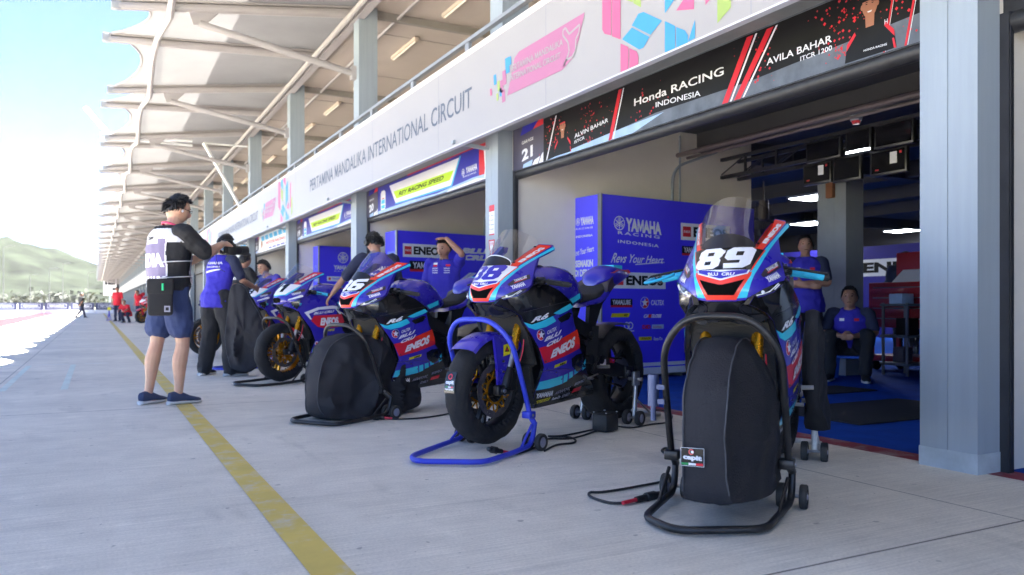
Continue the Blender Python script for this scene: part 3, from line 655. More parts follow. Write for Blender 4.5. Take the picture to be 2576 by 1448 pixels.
def sign_pale(num, dy, label):
    g = G(); f = lambda d: sfn(d, dy); g.mat(WH).box(4.03, 4.055, 8.05+dy, 13.0+dy, 2.285, 2.735); garage_number(g, num, 12.54, 11.92, dy)
    for k in range(6): g.mat(CY).poly(Q(sk((11.5-k*.55-.4, 2.5, 11.5-k*.55, 2.62), .1)), f(1)); g.mat(NV).poly(Q(sk((10.5-k*.5-.4, 2.25, 10.5-k*.5, 2.29), .1)), f(1))
    g.mat(RD).quadtext('MOTOR RACING', Q([(10.9, 2.38), (8.6, 2.36), (8.6, 2.43), (10.9, 2.45)]), f(1), 0, .02); g.mat(SK).poly([(-11.5+a, 2.42+b) for a, b in circ(0, 0, .12, .1)], f(1))
    tag(g.build('garage_sign', PM, None, 0), label, 'garage sign', 'signs over the garage doors')
for k, l in enumerate(('pale sign with blue bars and red lettering beyond the lime team signs', 'pale garage sign fourth along the row from the black one', 'pale garage sign fifth along the row from the black one')): sign_pale(str(18-k), PER*(k+2), l)
# notices on the column between garages 20 and 21
g = G(); fn = lambda u, v: (3.8465, -u, v)
g.mat(WH).box(3.847, 3.849, 7.80, 7.93, 1.60, 1.93).mat(RD).poly(rect(-7.93, 1.86, -7.80, 1.93), fn).poly(rect(-7.93, 1.60, -7.80, 1.615), fn)
for k in range(4): g.mat(RD).poly(rect(-7.915, 1.66+k*.05, -7.905, 1.675+k*.05), fn).mat(GY).poly(rect(-7.89, 1.662+k*.05, -7.82, 1.668+k*.05), fn)
tag(g.build('safety_notice', PM, None, 0), 'white safety notice with red header on the garage column, the upper one', 'notice')
g = G(); tri = [(-7.945, 1.55), (-7.795, 1.55), (-7.86, 1.30), (-7.88, 1.30)]
g.mat(RD).prism(tri, lambda u, v: (3.847, -u, v), lambda u, v: (3.8495, -u, v)).mat(WH).poly([(-7.925, 1.535), (-7.815, 1.535), (-7.87, 1.34)], fn).mat(RD).quadtext('STOP', rect(-7.91, 1.49, -7.83, 1.52), lambda u, v: (3.8455, -u, v))
tag(g.build('warning_sign', PM, None, 0), 'red and white pointed warning sign on the column below the notice', 'warning sign')

# ---------------------------------------------------------------- blue display walls in the garages
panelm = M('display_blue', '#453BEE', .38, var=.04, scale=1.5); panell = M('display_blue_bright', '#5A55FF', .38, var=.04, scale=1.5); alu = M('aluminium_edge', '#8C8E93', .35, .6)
DM = [panelm, wht, blk, red, grn, cyn, skinp, yel, drk, pale, gry, panell, alu]
def eneos(g, x0, y0, x1, y1, f, sq=True):
    w, h = x1-x0, y1-y0
    g.mat(WH).poly(rect(x0, y0, x1, y1), f(1)); a = .25 if sq else .06
    if sq: g.mat(RD).poly(rect(x0+w*.04, y0+h*.2, x0+w*.2, y0+h*.8), f(2)); g.mat(WH).quadtext('ENEOS', rect(x0+w*.055, y0+h*.43, x0+w*.185, y0+h*.57), f(3))
    g.mat(BK).quadtext('ENEOS', rect(x0+w*a, y0+h*.2, x1-w*.05, y0+h*.82), f(2), 0, .05)
def yamalube(g, x0, y0, x1, y1, f):
    h = y1-y0; g.mat(BK).poly(rect(x0, y0, x1, y1), f(1)).mat(RD).poly(rect(x0, y0, x1, y0+h*.22), f(2)).mat(WH).quadtext('YAMALUBE', rect(x0+(x1-x0)*.08, y0+h*.3, x1-(x1-x0)*.08, y0+h*.88), f(2), 0, .03)
def caltex(g, cx, cy, r, f, txt=True):
    g.mat(WH).poly(circ(cx, cy, r, n=20), f(1)).mat(NV).poly(circ(cx, cy, r*.93, n=12, a0=PI*.35, a1=PI*1.35), f(2)).mat(RD).poly(circ(cx, cy, r*.93, n=12, a0=-PI*.65, a1=PI*.35), f(2)).mat(WH).poly(star(cx, cy, r*.82), f(3))
    if txt: g.quadtext('CALTEX', rect(cx+r*1.5, cy-r*.45, cx+r*4.6, cy+r*.45), f(2), 0, .02)
def mfz(g, q, f): g.mat(YE).poly(q, f(1)).mat(BK).quadtext('MFZ', [(a*.3+b*.7 if i in (0, 3) else b*.9+a*.1, c) for i, (a, b, c) in enumerate([(q[0][0], q[1][0], q[0][1]*.8+q[3][1]*.2), (q[0][0], q[1][0], q[1][1]*.8+q[2][1]*.2), (q[3][0], q[2][0], q[2][1]*.8+q[1][1]*.2), (q[3][0], q[2][0], q[3][1]*.8+q[0][1]*.2)])], f(2), 0, .04)
def wall_panel(label, c, yaw, wid, hgt, nw, nyaw, front, side):
    t = thing('display_wall', label, 'display wall', c, yaw, 'blue sponsor display walls in the garages')
    g = G(); g.mat(0).box(.012, wid, 0, .05, .18, hgt).mat(WH).box(.012, wid, -.004, .05, .05, .178).mat(0).box(.012, wid, -.006, -.004, .125, .14).mat(12).box(-.006, .011, -.008, .05, .0, hgt+.004)
    for x in (.02, wid*.5, wid-.1): g.mat(12).box(x, x+.04, .05, .3, 0, .03)
    front(g, lambda d: (lambda u, v: (u, -.0008*d-.001, v))); g.build('front_panel', DM, t, 0)
    g = G(); g.T = Matrix.Rotation(nyaw, 4, 'Z'); g.mat(11).box(.008, nw, -.04, 0, .18, hgt).mat(WH).box(.008, nw, -.04, .003, .05, .178)
    side(g, lambda d: (lambda u, v: (nw-u, .0008*d+.001, v))); g.build('side_panel', DM, t, 0)
    return t
def front21(g, f):
    g.mat(WH); forks(g, .262, 1.742, .08, f(1)); g.quadtext('YAMAHA', [(.352, 1.66), (.90, 1.64), (.895, 1.785), (.355, 1.81)], f(1), 0, .05).quadtext('RACING', [(.24, 1.62), (.87, 1.595), (.87, 1.63), (.24, 1.655)], f(1), 0, .02, sp=1.4).quadtext('iNDONESiA', [(.24, 1.525), (.857, 1.495), (.857, 1.53), (.24, 1.56)], f(1), 0, .025, sp=1.2)
    g.quadtext('Revs Your Heart', [(.136, 1.30), (.92, 1.315), (.945, 1.39), (.19, 1.41)], f(1), 0, .012).poly([(.5, 1.285), (.95, 1.325), (.95, 1.33), (.5, 1.297)], f(1))
    eneos(g, .16, 1.02, .965, 1.2, f); eneos(g, 1.21, 1.6, 2.05, 1.8, f); yamalube(g, .136, .81, .453, .905, f); yamalube(g, 1.23, 1.42, 1.6, 1.53, f)
    caltex(g, .64, .862, .065, f); mfz(g, sk((.136, .70, .40, .745), .02), f)
    g.mat(WH).quadtext('CARGLOSS', sk((.62, .69, .89, .73), .015), f(1), 0, .05).mat(RD).poly(sk((.69, .69, .735, .73), .012), f(2))
    g.mat(WH); ring(g, .372, .605, .042, .012, f(1)); ring(g, .424, .605, .042, .012, f(1)); g.poly(rect(.33, .54, .48, .55), f(1)).mat(RD).quadtext('DID', rect(.605, .565, .73, .61), f(1), 0, .06).mat(PA).poly(rect(.75, .563, .935, .612), f(1)).mat(RD).quadtext('RACING', rect(.77, .575, .9, .59), f(2))
    g.mat(YE).poly(rect(.553, .435, .747, .475), f(1)).poly(rect(.36, .43, .46, .48), f(1)).mat(BK).quadtext('DUNLOP', sk((.58, .443, .72, .467), .01), f(2), 0, .02).mat(WH).quadtext('Race On', rect(.78, .43, .915, .468), f(1), 0, .03)
    for k in range(3): yamalube(g, 1.25+k*.35, .8-k*.13, 1.5+k*.35, .88-k*.13, f)
    g.mat(NV).poly(rect(1.04, .19, 1.044, 2.04), f(.5))
def side21(g, f):
    g.mat(WH); forks(g, .115, 1.775, .042, f(1)); g.quadtext('YAMAHA', rect(.165, 1.73, .395, 1.82), f(1), 0, .05).quadtext('RACING', rect(.08, 1.685, .38, 1.705), f(1), 0, .02, sp=1.4).quadtext('iNDONESiA', rect(.08, 1.595, .38, 1.62), f(1), 0, .03)
    g.quadtext('Revs Your Heart', [(.045, 1.385), (.4, 1.43), (.4, 1.49), (.05, 1.46)], f(1), 0, .02).quadtext('SEMAKiN', rect(.07, 1.26, .385, 1.34), f(1), 0, .05).quadtext('Di DEPAN', rect(.06, 1.155, .385, 1.235), f(1), 0, .05).quadtext('BLU', sk((.08, .93, .38, 1.01), .02), f(1), 0, .07).quadtext('CRU', sk((.08, .82, .38, .90), .02), f(1), 0, .07)
wall_panel('blue sponsor wall lettered all over, inside garage 21 behind the bikes', (4.88, 7.27, 0), math.radians(6), 2.5, 2.048, .52, math.radians(90), front21, side21)
def front20(g, f):
    eneos(g, .11, 1.62, .92, 1.84, f); yamalube(g, .24, 1.385, .92, 1.56, f)
    g.mat(WH).quadtext('BLU', sk((1.25, 1.72, 1.76, 1.815), .05), f(1), 0, .08).quadtext('CRU', sk((1.27, 1.605, 1.78, 1.70), .05), f(1), 0, .08)
    for k in range(2): g.poly([(1.2+k*.08, 1.25), (1.27+k*.08, 1.25), (1.48+k*.08, 1.39), (1.41+k*.08, 1.39)], f(1))
    caltex(g, .35, 1.2, .06, f); eneos(g, 1.2, .8, 1.9, 1.0, f); mfz(g, sk((.2, .95, .5, 1.0), .02), f); g.mat(NV).poly(rect(1.08, .2, 1.085, 2.04), f(.5))
def side20(g, f): g.mat(PA).quadtext('YAMAHA', rect(.1, 1.63, .42, 1.72), f(1), 0, .05).quadtext('RACING', rect(.1, 1.56, .42, 1.59), f(1)).quadtext('Revs Your Heart', rect(.1, 1.38, .42, 1.44), f(1)).quadtext('SEMAKiN', rect(.1, 1.2, .42, 1.27), f(1), 0, .04)
wall_panel('blue sponsor wall behind the man with his hand on his head', (4.33, 12.36, 0), math.radians(9), 3.2, 2.048, .5, math.radians(84), front20, side20)
def front19(g, f):
    g.mat(WH); forks(g, .58, 1.91, .125, f(1)); g.quadtext('YAMAHA', rect(.35, 1.635, .84, 1.735), f(1), 0, .05).quadtext('RACING', rect(.37, 1.585, .82, 1.61), f(1), 0, .02, sp=1.4)
    g.poly(rect(.19, 1.37, .72, 1.48), f(1)).mat(RD).poly(star(.255, 1.425, .04, 8, .6), f(2)).mat(NV).quadtext('HongLeong', rect(.32, 1.395, .68, 1.455), f(2)); eneos(g, .2, 1.05, .8, 1.22, f)
def side19(g, f):
    g.mat(PA); ring(g, .2, 1.65, .08, .02, f(1)); g.quadtext('YAMAHA', rect(.08, 1.35, .4, 1.44), f(1), 0, .05).mat(WH).poly(rect(.08, 1.15, .4, 1.25), f(1)).poly(rect(.08, .9, .4, 1.02), f(1))
wall_panel('blue sponsor wall with large round fork emblem, in the farthest of the three garages', (4.43, 17.86, 0), math.radians(9), 2.2, 2.16, .45, math.radians(84), front19, side19)

# ---------------------------------------------------------------- garage 21 interior
lampm = M('panel_light_glow', (.9, .95, 1), .5, emit=4, var=0)
for x, y, l in ((14.4, 12.96, 'square ceiling panel light left of the inner column, the lower of two'), (10.98, 9.78, 'square ceiling panel light left of the inner column, the upper of two'), (17.9, 13.2, 'square ceiling panel light right of the inner column')):
    t = thing('ceiling_light', l, 'ceiling light', (x, y, 2.70), 0, 'panel lights on the garage ceiling')
    G().box(-.3, .3, -.36, .36, -.02, .02).build('frame', colm, t, 0); G().box(-.27, .27, -.33, .33, -.026, -.0201).build('diffuser', lampm, t, 0)
    G().tube([(-.2, 0, .02), (-.2, 0, .25)], .01, 6).tube([(.2, 0, .02), (.2, 0, .25)], .01, 6).build('hanger', darkm, t)
gt = thing('truss_gantry', 'black metal truss gantry across the garage carrying monitors', 'truss gantry', (7, 0, 0))
g = G()
for y in (7.84, 8.11):
    for x in (0, .28): g.bar((x, y, 0), (x, y, 2.72), .05, .05)
for z in (2.15, 2.45, 2.62): g.bar((0, 7.84, z), (0, 8.11, z), .03, .03)
g.build('upright', darkm, gt, 0)
g = G()
for x in (0, .28):
    for z in (2.44, 2.66): g.bar((x, 7.9, z), (x, 3.2, z), .04, .04)
    for k in range(10): y = 7.8-k*.5; g.bar((x, y, 2.44), (x, y, 2.66), .025, .025); g.bar((x, y, 2.44), (x, y-.5, 2.66), .012, .012)
g.build('crossbeam', darkm, gt, 0)
mon = M('monitor_plastic', (.02, .02, .022), .35); scr_ = M('monitor_glass', (.012, .012, .015), .12)
for i, (ya, yb, z0, z1, l) in enumerate([(6.32, 5.94, 2.14, 2.37, 'black monitor hanging lowest at the left of the gantry, white sticker on it'), (5.92, 5.57, 2.12, 2.38, 'black monitor hanging in the middle of the gantry below the beam'), (5.46, 5.05, 2.12, 2.37, 'black monitor hanging lowest at the right of the gantry, white sticker on it'),
        (6.28, 5.82, 2.385, 2.61, 'black monitor on top of the gantry beam at its left'), (5.76, 5.45, 2.385, 2.63, 'black monitor on top of the gantry beam, the middle one'), (5.41, 4.98, 2.385, 2.62, 'black monitor on top of the gantry beam at its right')]):
    t = thing('monitor', l, 'monitor', (6.93, (ya+yb)/2, z0), 0, 'monitors on the truss gantry'); w = (ya-yb)/2; h = z1-z0
    G().rbox(-.03, .02, -w, w, 0, h, .008).box(.02, .06, -.06, .06, h*.35, h*.7).build('casing', mon, t, 30)
    G().box(-.0325, -.0302, -w+.02, w-.02, .025, h-.02).build('screen', scr_, t, 0)
    if i in (0, 2): G().box(-.034, -.0327, -w*.5, -w*.12, h*.4, h*.85).mat(1).box(-.034, -.0327, -w*.75, -w*.62, h*.75, h*.86).box(-.034, -.0327, w*.5, w*.7, h*.2, h*.26).build('sticker', [wht, red], t, 0)
    if i == 4: G().box(-.034, -.0327, -w*.95, w*.9, .015, .035).build('light_bar', lampm, t, 0)
g = G(); g.lathe([(0, 0), (.05, 0), (.06, .03), (.06, .05)], (0, 0, -.05), (0, 0, 1), 16).mat(1).lathe([(0, -.03), (.03, -.03), (.045, 0), (0, 0)], (0, 0, -.05), (0, 0, 1), 16)
tag(g.build('smoke_detector', [colm, red], None, 40, (6.5, 5.3, 2.66)), 'small white smoke detector with red cap on the garage ceiling', 'smoke detector')
g = G().lathe([(0, 0), (.07, 0), (.075, -.1), (.08, -.28), (.06, -.3), (0, -.3)], (0, 0, 0), (0, 0, 1), 16).tube([(0, 0, 0), (0, 0, .3)], .012, 6)
tag(g.build('pendant_speaker', M('speaker_taupe', '#6B625C', .6), None, 40, (9.0, 9.0, 2.42)), 'grey cylindrical pendant fitting hanging in the dark garage', 'pendant')
# dark back banner with lettering
g = G(); g.mat(0).box(0, .04, -5, 4, .15, 2.08); f = lambda d: (lambda u, v: (-.001*d, -u, v))
eneos(g, -.75, 1.44, 1.2, 1.80, f, False); eneos(g, -3.6, 1.44, -1.9, 1.80, f, False)
g.mat(PA).poly(rect(-1.9, 1.70, -1.0, 1.73), f(1)).quadtext('SEMAKiN Di DEPAN', rect(-1.9, 1.5, -1.0, 1.58), f(1)).quadtext('YAMAHA', rect(-1.9, 1.28, -1.1, 1.38), f(1), 0, .04).mat(WH).quadtext('BLU', sk((-1.9, .95, -1.1, 1.15), .1), f(1), 0, .07).quadtext('CRU', sk((-1.9, .62, -1.1, .82), .1), f(1), 0, .07)
for u in (1.6, 2.6, 3.5): g.quadtext('YAMAHA', rect(u, 1.5, u+.7, 1.7), f(1), 0, .04)
tag(g.build('back_banner', [M('banner_dim_blue', '#251F86', .6)]+DM[1:], None, 0, (14.6, 11.1, 0)), 'dim blue banner along the back of the garage behind the red cabinet', 'banner')
# red tool cabinet with an open lid, and the shelf cart beside it
redm = M('cabinet_red', '#9A1622', .4, coat=.2); 
tcb = thing('tool_cabinet', 'tall red tool cabinet with raised lid behind the seated man', 'tool cabinet', (9.1, 6.55, 0), math.radians(-8))
G().rbox(-.25, .25, -.5, .5, .55, 1.12, .01).rbox(-.25, .25, -.5, .5, .12, .2, .01).build('carcass', redm, tcb, 30)
for s in (-.47, .47):
    for x in (-.22, .22): G().box(x-.02, x+.02, s-.02, s+.02, .1, .55).build('leg', redm, tcb, 0)
for k in range(4): G().rbox(-.262, -.251, -.46, .46, .58+k*.13, .69+k*.13, .004).mat(1).tube([(-.275, -.4, .665+k*.13), (-.275, .4, .665+k*.13)], .008, 6).build('drawer', [redm, alu], tcb, 30)
G().bar((.22, -.5, 1.12), (.27, -.5, 1.52), .03, .03).rbox(.21, .27, -.5, .5, 1.12, 1.52, .01).build('lid', redm, tcb, 30)
g = G(); g.mat(1).poly([(-.12, -.2), (.3, -.2), (.3, .05), (-.12, .05)], lambda u, v: (.0+v*.8, .1-u, 1.25+v*.7)).build('paper_sheet', [redm, wht], tcb, 0)
for x in (-.2, .2):
    for s in (-.42, .42): G().lathe([(0, -.02), (.06, -.02), (.06, .02), (0, .02)], (x, s, .06), (0, 1, 0), 14).build('castor', blk, tcb)
sc_ = thing('shelf_cart', 'grey open shelf cart between the seated man and the red cabinet', 'cart', (8.6, 6.3, 0))
g = G()
for x in (-.2, .2):
    for y in (-.16, .16): g.bar((x, y, 0), (x, y, .86), .025, .025)
g.build('frame', alu, sc_, 0)
for z in (.12, .45, .82): G().rbox(-.23, .23, -.19, .19, z, z+.03, .006).build('shelf', gry, sc_, 30)
for x, y, z, w, h, m, l in ((-.05, -.05, .48, .1, .2, blk, 'black box on the middle shelf of the grey cart'), (.02, .06, .15, .09, .18, drk, 'slate box on the bottom shelf of the grey cart'), (-.06, .02, .85, .11, .12, pale, 'pale box on top of the grey cart')):
    tag(G().rbox(-w, w, -w*.8, w*.8, 0, h, .01).box(-w*.9, w*.9, -.01, .01, h, h+.003).build('storage_box', m, None, 30, (8.6+x, 6.3+y, z)), l, 'box', 'boxes on the grey shelf cart')
bt = G().lathe([(0, 0), (.032, 0), (.034, .02), (.034, .15), (.014, .19), (.014, .21), (.017, .21), (.017, .23), (0, .23)], (0, 0, 0), (0, 0, 1), 14)
tag(bt.build('water_bottle', glass('bottle_clear', (.75, .85, .95)), None, 40, (8.85, 6.35, .21)), 'clear water bottle on the lower tray of the red cabinet', 'bottle')
matb = M('black_mat', (.022, .022, .025), .8, var=.2, bump=.5, bscale=200)
tag(G().rbox(-.8, .8, -.45, .45, 0, .012, .004).build('floor_mat', matb, None, 30, (5.5, 4.25, 0)), 'wide black rubber mat on the blue floor right of the nearest bike', 'mat')
tag(G().rbox(-.35, .35, -.25, .25, 0, .012, .004).build('floor_mat', matb, None, 30, (6.4, 5.5, 0)), 'small black rubber mat on the blue floor before the seated man', 'mat')
# cables on the wall at the far right, and the pipe
g = G().tube(fillet([(4.6, 2.405, 0), (4.6, 2.405, 1.55), (4.75, 2.40, 1.8)], .1), .022, 8).mat(1).tube(spline([(4.6, 2.39, 1.4), (4.7, 2.36, 1.35), (4.8, 2.38, 1.28), (4.7, 2.38, 1.42), (4.62, 2.38, 1.5)]), .007, 6).tube(spline([(4.62, 2.38, 1.55), (4.66, 2.33, 1.72), (4.85, 2.36, 1.8)]), .008, 6)
tag(g.build('wall_conduit', [colm, blk], None, 40), 'pale conduit with black cable loops on the wall at the far right', 'conduit')
# ---------------------------------------------------------------- motorcycles
blueP = M('fairing_blue', '#2E25A6', .28, var=.03, coat=.6, scale=3); blackP = M('gloss_black', (.009, .009, .011), .22, coat=.5, var=.2); whiteP = M('decal_white', '#E3E4EC', .3, coat=.3, var=.02)
redP = M('decal_orange_red', '#E8341C', .3, coat=.4, var=.03); crimP = M('decal_red', '#D21F36', .3, coat=.4, var=.03); cyanP = M('decal_cyan', '#2FC3E0', .3, coat=.4, var=.03); yelP = M('decal_yellow', '#DDD21C', .3, var=.03)
gryP = M('decal_grey', '#8F8FA0', .4); navP = M('decal_navy', '#1E1F63', .3, coat=.4); darkP = M('tinted_dark', (.010, .010, .016), .3, coat=.15, var=.3); brnP = M('decal_smoke', (.035, .028, .035), .3)
intakeP = M('intake_black', (.004, .004, .004), 1, spec=.05)  # flat matte black: shade of the hollow intake put into the colour
FM = [blueP, blackP, whiteP, redP, crimP, cyanP, yelP, gryP, navP, darkP, brnP, intakeP]
bB, bK, bW, bO, bR, bC, bY, bG, bN, bD, bS, bI = range(12)
tyreF = M('warmer_fabric', (.011, .011, .013), .8, var=.3, scale=14, bump=.5, bscale=45); rubber = M('rubber', (.016, .016, .017), .7, bump=.3, bscale=80)
goldM = M('gold_anodised', '#C98A1A', .28, .85, var=.06); steelM = M('machined_steel', (.45, .44, .44), .32, .9, var=.15, scale=20); blkM = M('satin_black_metal', (.018, .018, .020), .38, .3, var=.3, scale=12)
radM = M('radiator', (.05, .048, .046), .6, .4, var=.2, bump=1, bscale=1, stretch=(20, 20, 420)); seatM = M('seat_foam', (.022, .022, .025), .9, bump=.5, bscale=220)
screenG = glass('windscreen_clear', (.88, .86, .88), .07, .5); lensM = M('headlight_lens', (.03, .03, .035), .08, coat=.6, var=.6, scale=40); drlM = M('light_strip', (.8, .82, .85), .2)
gripB = M('grip_black', (.02, .02, .02), .8, bump=.6, bscale=150); gripC = M('grip_cyan', '#1FA5CE', .55, bump=.5, bscale=120); cfM = M('carbon', (.02, .02, .022), .3, coat=.5, var=.4, scale=90)
Wt = [(.10, .075), (.15, .10), (.2, .135), (.3, .192), (.45, .225), (.6, .235), (.75, .235), (.85, .215), (.95, .18), (1.1, .14)]
St = [(.07, .45), (0, .62), (-.1, .76), (-.2, .88), (-.35, .98), (-.5, 1), (-.7, .95), (-1.0, .82)]
XC = [(.74, .02), (.78, .045), (.82, .06), (.86, .068), (.90, .064), (.95, .04), (1.0, .0), (1.05, -.045), (1.1, -.09), (1.15, -.13), (1.2, -.175), (1.3, -.26)]
KC = [(.74, 4.4), (.78, 4.8), (.89, 6), (.94, 8), (1.0, 9), (1.15, 12), (1.3, 13)]
PW = 2.2; NY = 1.09      # nose sections are drawn for unit width, then widened
def side_y(x, z): return hermite(Wt, z)*hermite(St, x)
def nose_x(y, z): return hermite(XC, z)-hermite(KC, z)*abs(y)**PW
def fS(s, d=0): return lambda x, z: (x, s*(side_y(x, z)+d*.0014), z)
def fN(d=0): return lambda y, z: (nose_x(y, z)+.0022*d, NY*y+(.0008*d if y > 0 else -.0008*d), z)
def fNs(s, d=0):                       # side-view (x, z) onto the flank of the nose
    return lambda x, z: (x, s*((max(1e-4, hermite(XC, z)-x)/hermite(KC, z))**(1/PW)*NY+.0012*d), z)
mir = lambda L: [(-a, b) for a, b in L][::-1]
SIDE = [(.06, .80), (-.04, .765), (-.096, .733), (-.119, .691), (-.228, .542), (-.28, .423), (-.245, .286), (-.263, .218), (-.315, .165), (-.95, .199), (-.915, .253), (-.80, .33), (-.735, .396), (-.722, .454), (-.64, .52), (-.629, .582), (-.565, .684), (-.54, .772), (-.553, .815), (-.45, .885), (-.345, .925), (-.2, .925), (-.12, .905), (0, .865)]
NOSE = [(.05, .813), (.1, .821), (.135, .832), (.171, .849), (.197, .882), (.2, .912), (.186, .96), (.170, 1.035), (.160, 1.08), (.172, 1.108), (.180, 1.135), (.170, 1.166), (.14, 1.166), (.118, 1.11), (.098, 1.045), (.06, 1.035)]
NOSEF = NOSE+mir(NOSE)
DIGIT = {'8': ([(.18, 0), (.82, 0), (1, .14), (1, .40), (.92, .5), (1, .6), (1, .86), (.82, 1), (.18, 1), (0, .86), (0, .6), (.08, .5), (0, .40), (0, .14)], [rect(.38, .2, .64, .37), rect(.38, .63, .64, .8)]),
    '9': ([(.1, 0), (.8, 0), (1, .16), (1, .86), (.82, 1), (.18, 1), (0, .86), (0, .52), (.16, .38), (.6, .38), (.6, .24), (.04, .24)], [rect(.38, .6, .63, .8)]),
    '3': ([(-.06, 0), (.8, 0), (1, .14), (1, .42), (.9, .5), (1, .58), (1, .86), (.82, 1), (.05, 1), (.0, .78), (.63, .78), (.63, .61), (.46, .61), (.46, .41), (.63, .41), (.63, .22), (-.06, .22)], []),
    '7': ([(.2, 0), (.6, 0), (1, .78), (1, 1), (0, 1), (0, .74), (.55, .74)], []), '1': ([(.3, 0), (.7, 0), (.7, 1), (.3, 1), (.05, .8), (.05, .62), (.3, .72)], [])}
DIGIT['6'] = ([(1-a, 1-b) for a, b in DIGIT['9'][0]], [[(1-a, 1-b) for a, b in DIGIT['9'][1][0]]])
def spline2(L): return [(p.x, p.y) for p in spline([(a, b, 0) for a, b in L], 8)]
def side_fairing(s, kind):
    g = G(); st = .03
    base = bB
    g.mat(base).poly(SIDE, fS(s), st).mat(bK).rim(SIDE, fS(s), lambda x, z: (x, s*(side_y(x, z)-.022), z))
    P = lambda c, L, d=1: g.mat(c).poly(L, fS(s, d), st)
    def T(c, t, q, d=3, bold=.03, sp=1.):
        q = q if s > 0 else [q[1], q[0], q[3], q[2]]
        g.mat(c).quadtext(t, q, fS(s, d), st, bold, sp=sp)
    if kind == 'six':
        P(bK, [(.06, .80), (-.04, .765), (-.096, .733), (-.119, .691), (-.17, .682), (-.25, .70), (-.339, .73), (-.56, .80), (-.553, .815), (-.45, .885), (-.345, .925), (-.2, .925), (-.12, .905), (0, .865)])
        P(bC, [(-.113, .698), (-.17, .682), (-.25, .703), (-.339, .732), (-.372, .70), (-.28, .667), (-.196, .651), (-.148, .664)], 2)
        P(bC, [(-.345, .747), (-.43, .778), (-.528, .807), (-.556, .785), (-.48, .76), (-.408, .74), (-.375, .742)], 2)
        P(bK, [(-.385, .715), (-.50, .755), (-.535, .745), (-.50, .71), (-.42, .69)], 2)
        T(bW, 'R6', [(-.160, .692), (-.285, .716), (-.318, .757), (-.200, .728)], 3, .05)
        P(bW, circ(-.24, .62, .033, .033, 18), 2); P(bN, circ(-.24, .62, .0305, .0305, 14, PI*.35, PI*1.35), 3); P(bR, circ(-.24, .62, .0305, .0305, 14, -PI*.65, PI*.35), 3); P(bW, star(-.24, .62, .027), 4)
        T(bW, 'CALTEX', [(-.288, .62), (-.372, .645), (-.374, .668), (-.29, .643)])
        T(bW, 'BLU', [(-.262, .577), (-.40, .615), (-.425, .648), (-.285, .606)], 3, .05); T(bW, 'CRU', [(-.275, .542), (-.405, .578), (-.43, .611), (-.297, .571)], 3, .05)
        P(bR, [(-.226, .542), (-.30, .555), (-.42, .592), (-.6, .645), (-.632, .575), (-.64, .525), (-.45, .478), (-.28, .446)], 1.5); P(bO, [(-.42, .592), (-.6, .645), (-.632, .575), (-.636, .548), (-.5, .57), (-.46, .58)], 1.8)
        T(bW, 'ENEOS', [(-.325, .474), (-.565, .535), (-.575, .606), (-.345, .527)], 3, .06)
        P(bY, [(-.37, .414), (-.49, .437), (-.495, .455), (-.375, .433)], 2); T(bK, 'MFZ', [(-.42, .425), (-.48, .437), (-.485, .45), (-.425, .438)], 3, .06)
        P(bK, [(-.545, .463), (-.60, .485), (-.683, .492), (-.722, .454), (-.735, .40), (-.67, .388), (-.6, .39), (-.56, .415)], 2)
        P(bC, [(-.247, .287), (-.262, .337), (-.40, .352), (-.47, .362), (-.487, .31), (-.36, .292)], 2)
        for a in (0, .055, .11, .175): P(bC, [(-.497-a, .313+a*.42), (-.535-a, .322+a*.42), (-.525-a, .372+a*.22), (-.483-a, .364+a*.22)], 2)
        P(bC, [(-.70, .377), (-.735, .396), (-.722, .454), (-.705, .43)], 2)
        P(bK, [(-.247, .283), (-.36, .289), (-.487, .307), (-.60, .352), (-.735, .396), (-.80, .33), (-.915, .253), (-.95, .199), (-.315, .165), (-.263, .218)], 1)
        T(bW, 'YAMAHA', [(-.27, .233), (-.43, .237), (-.425, .273), (-.26, .265)], 3, .06)
        P(bY, [(-.285, .195), (-.42, .208), (-.425, .229), (-.28, .214)], 2); T(bK, 'DUNLOP', [(-.30, .20), (-.41, .211), (-.413, .224), (-.303, .212)], 3)
        T(bG, 'AKRAPOVIC', [(-.45, .242), (-.6, .262), (-.6, .285), (-.45, .265)]); T(bG, 'DID', [(-.55, .212), (-.63, .222), (-.63, .243), (-.55, .232)], 3, .05); T(bW, 'Race On', [(-.45, .205), (-.53, .213), (-.53, .232), (-.45, .224)]); P(bR, [(-.65, .235), (-.74, .247), (-.74, .275), (-.65, .262)], 2); T(bG, 'BREMBO', [(-.64, .282), (-.75, .30), (-.75, .322), (-.64, .302)])
        if s > 0:
            g.mat(bK)    # crankcase cover bulge and bolts
            g.lathe([(0, .016), (.045, .015), (.062, .006), (.066, 0)], (-.64, side_y(-.64, .44)-.01, .44), (0, 1, 0), 20)
            g.mat(bS)
            for x, z in ((-.40, .385), (-.47, .34), (-.17, .79), (-.52, .735), (-.32, .80), (-.62, .60), (-.29, .46), (-.60, .255), (-.33, .2)): g.sphere((x, side_y(x, z)+.001, z), .0055, 8, 6)
            for L in ([(-.115, .755), (-.3, .79), (-.55, .825)], [(-.262, .40), (-.45, .405), (-.60, .385)], [(-.27, .228), (-.6, .245), (-.93, .235)]): g.tube([fS(s, .4)(*q) for q in spline2(L)], .0016, 4)
    else:
        P(bW, [(-.15, .725), (-.30, .78), (-.50, .80), (-.56, .79), (-.62, .70), (-.60, .69), (-.53, .765), (-.32, .755), (-.2, .71), (-.235, .65), (-.215, .65)], 1.4)
        T(bW, 'BLU CRU', [(-.25, .70), (-.50, .725), (-.515, .752), (-.27, .728)], 3, .05)
        P(bR, [(-.225, .635), (-.26, .69), (-.62, .705), (-.66, .62), (-.62, .565), (-.40, .548), (-.30, .57)], 1.6)
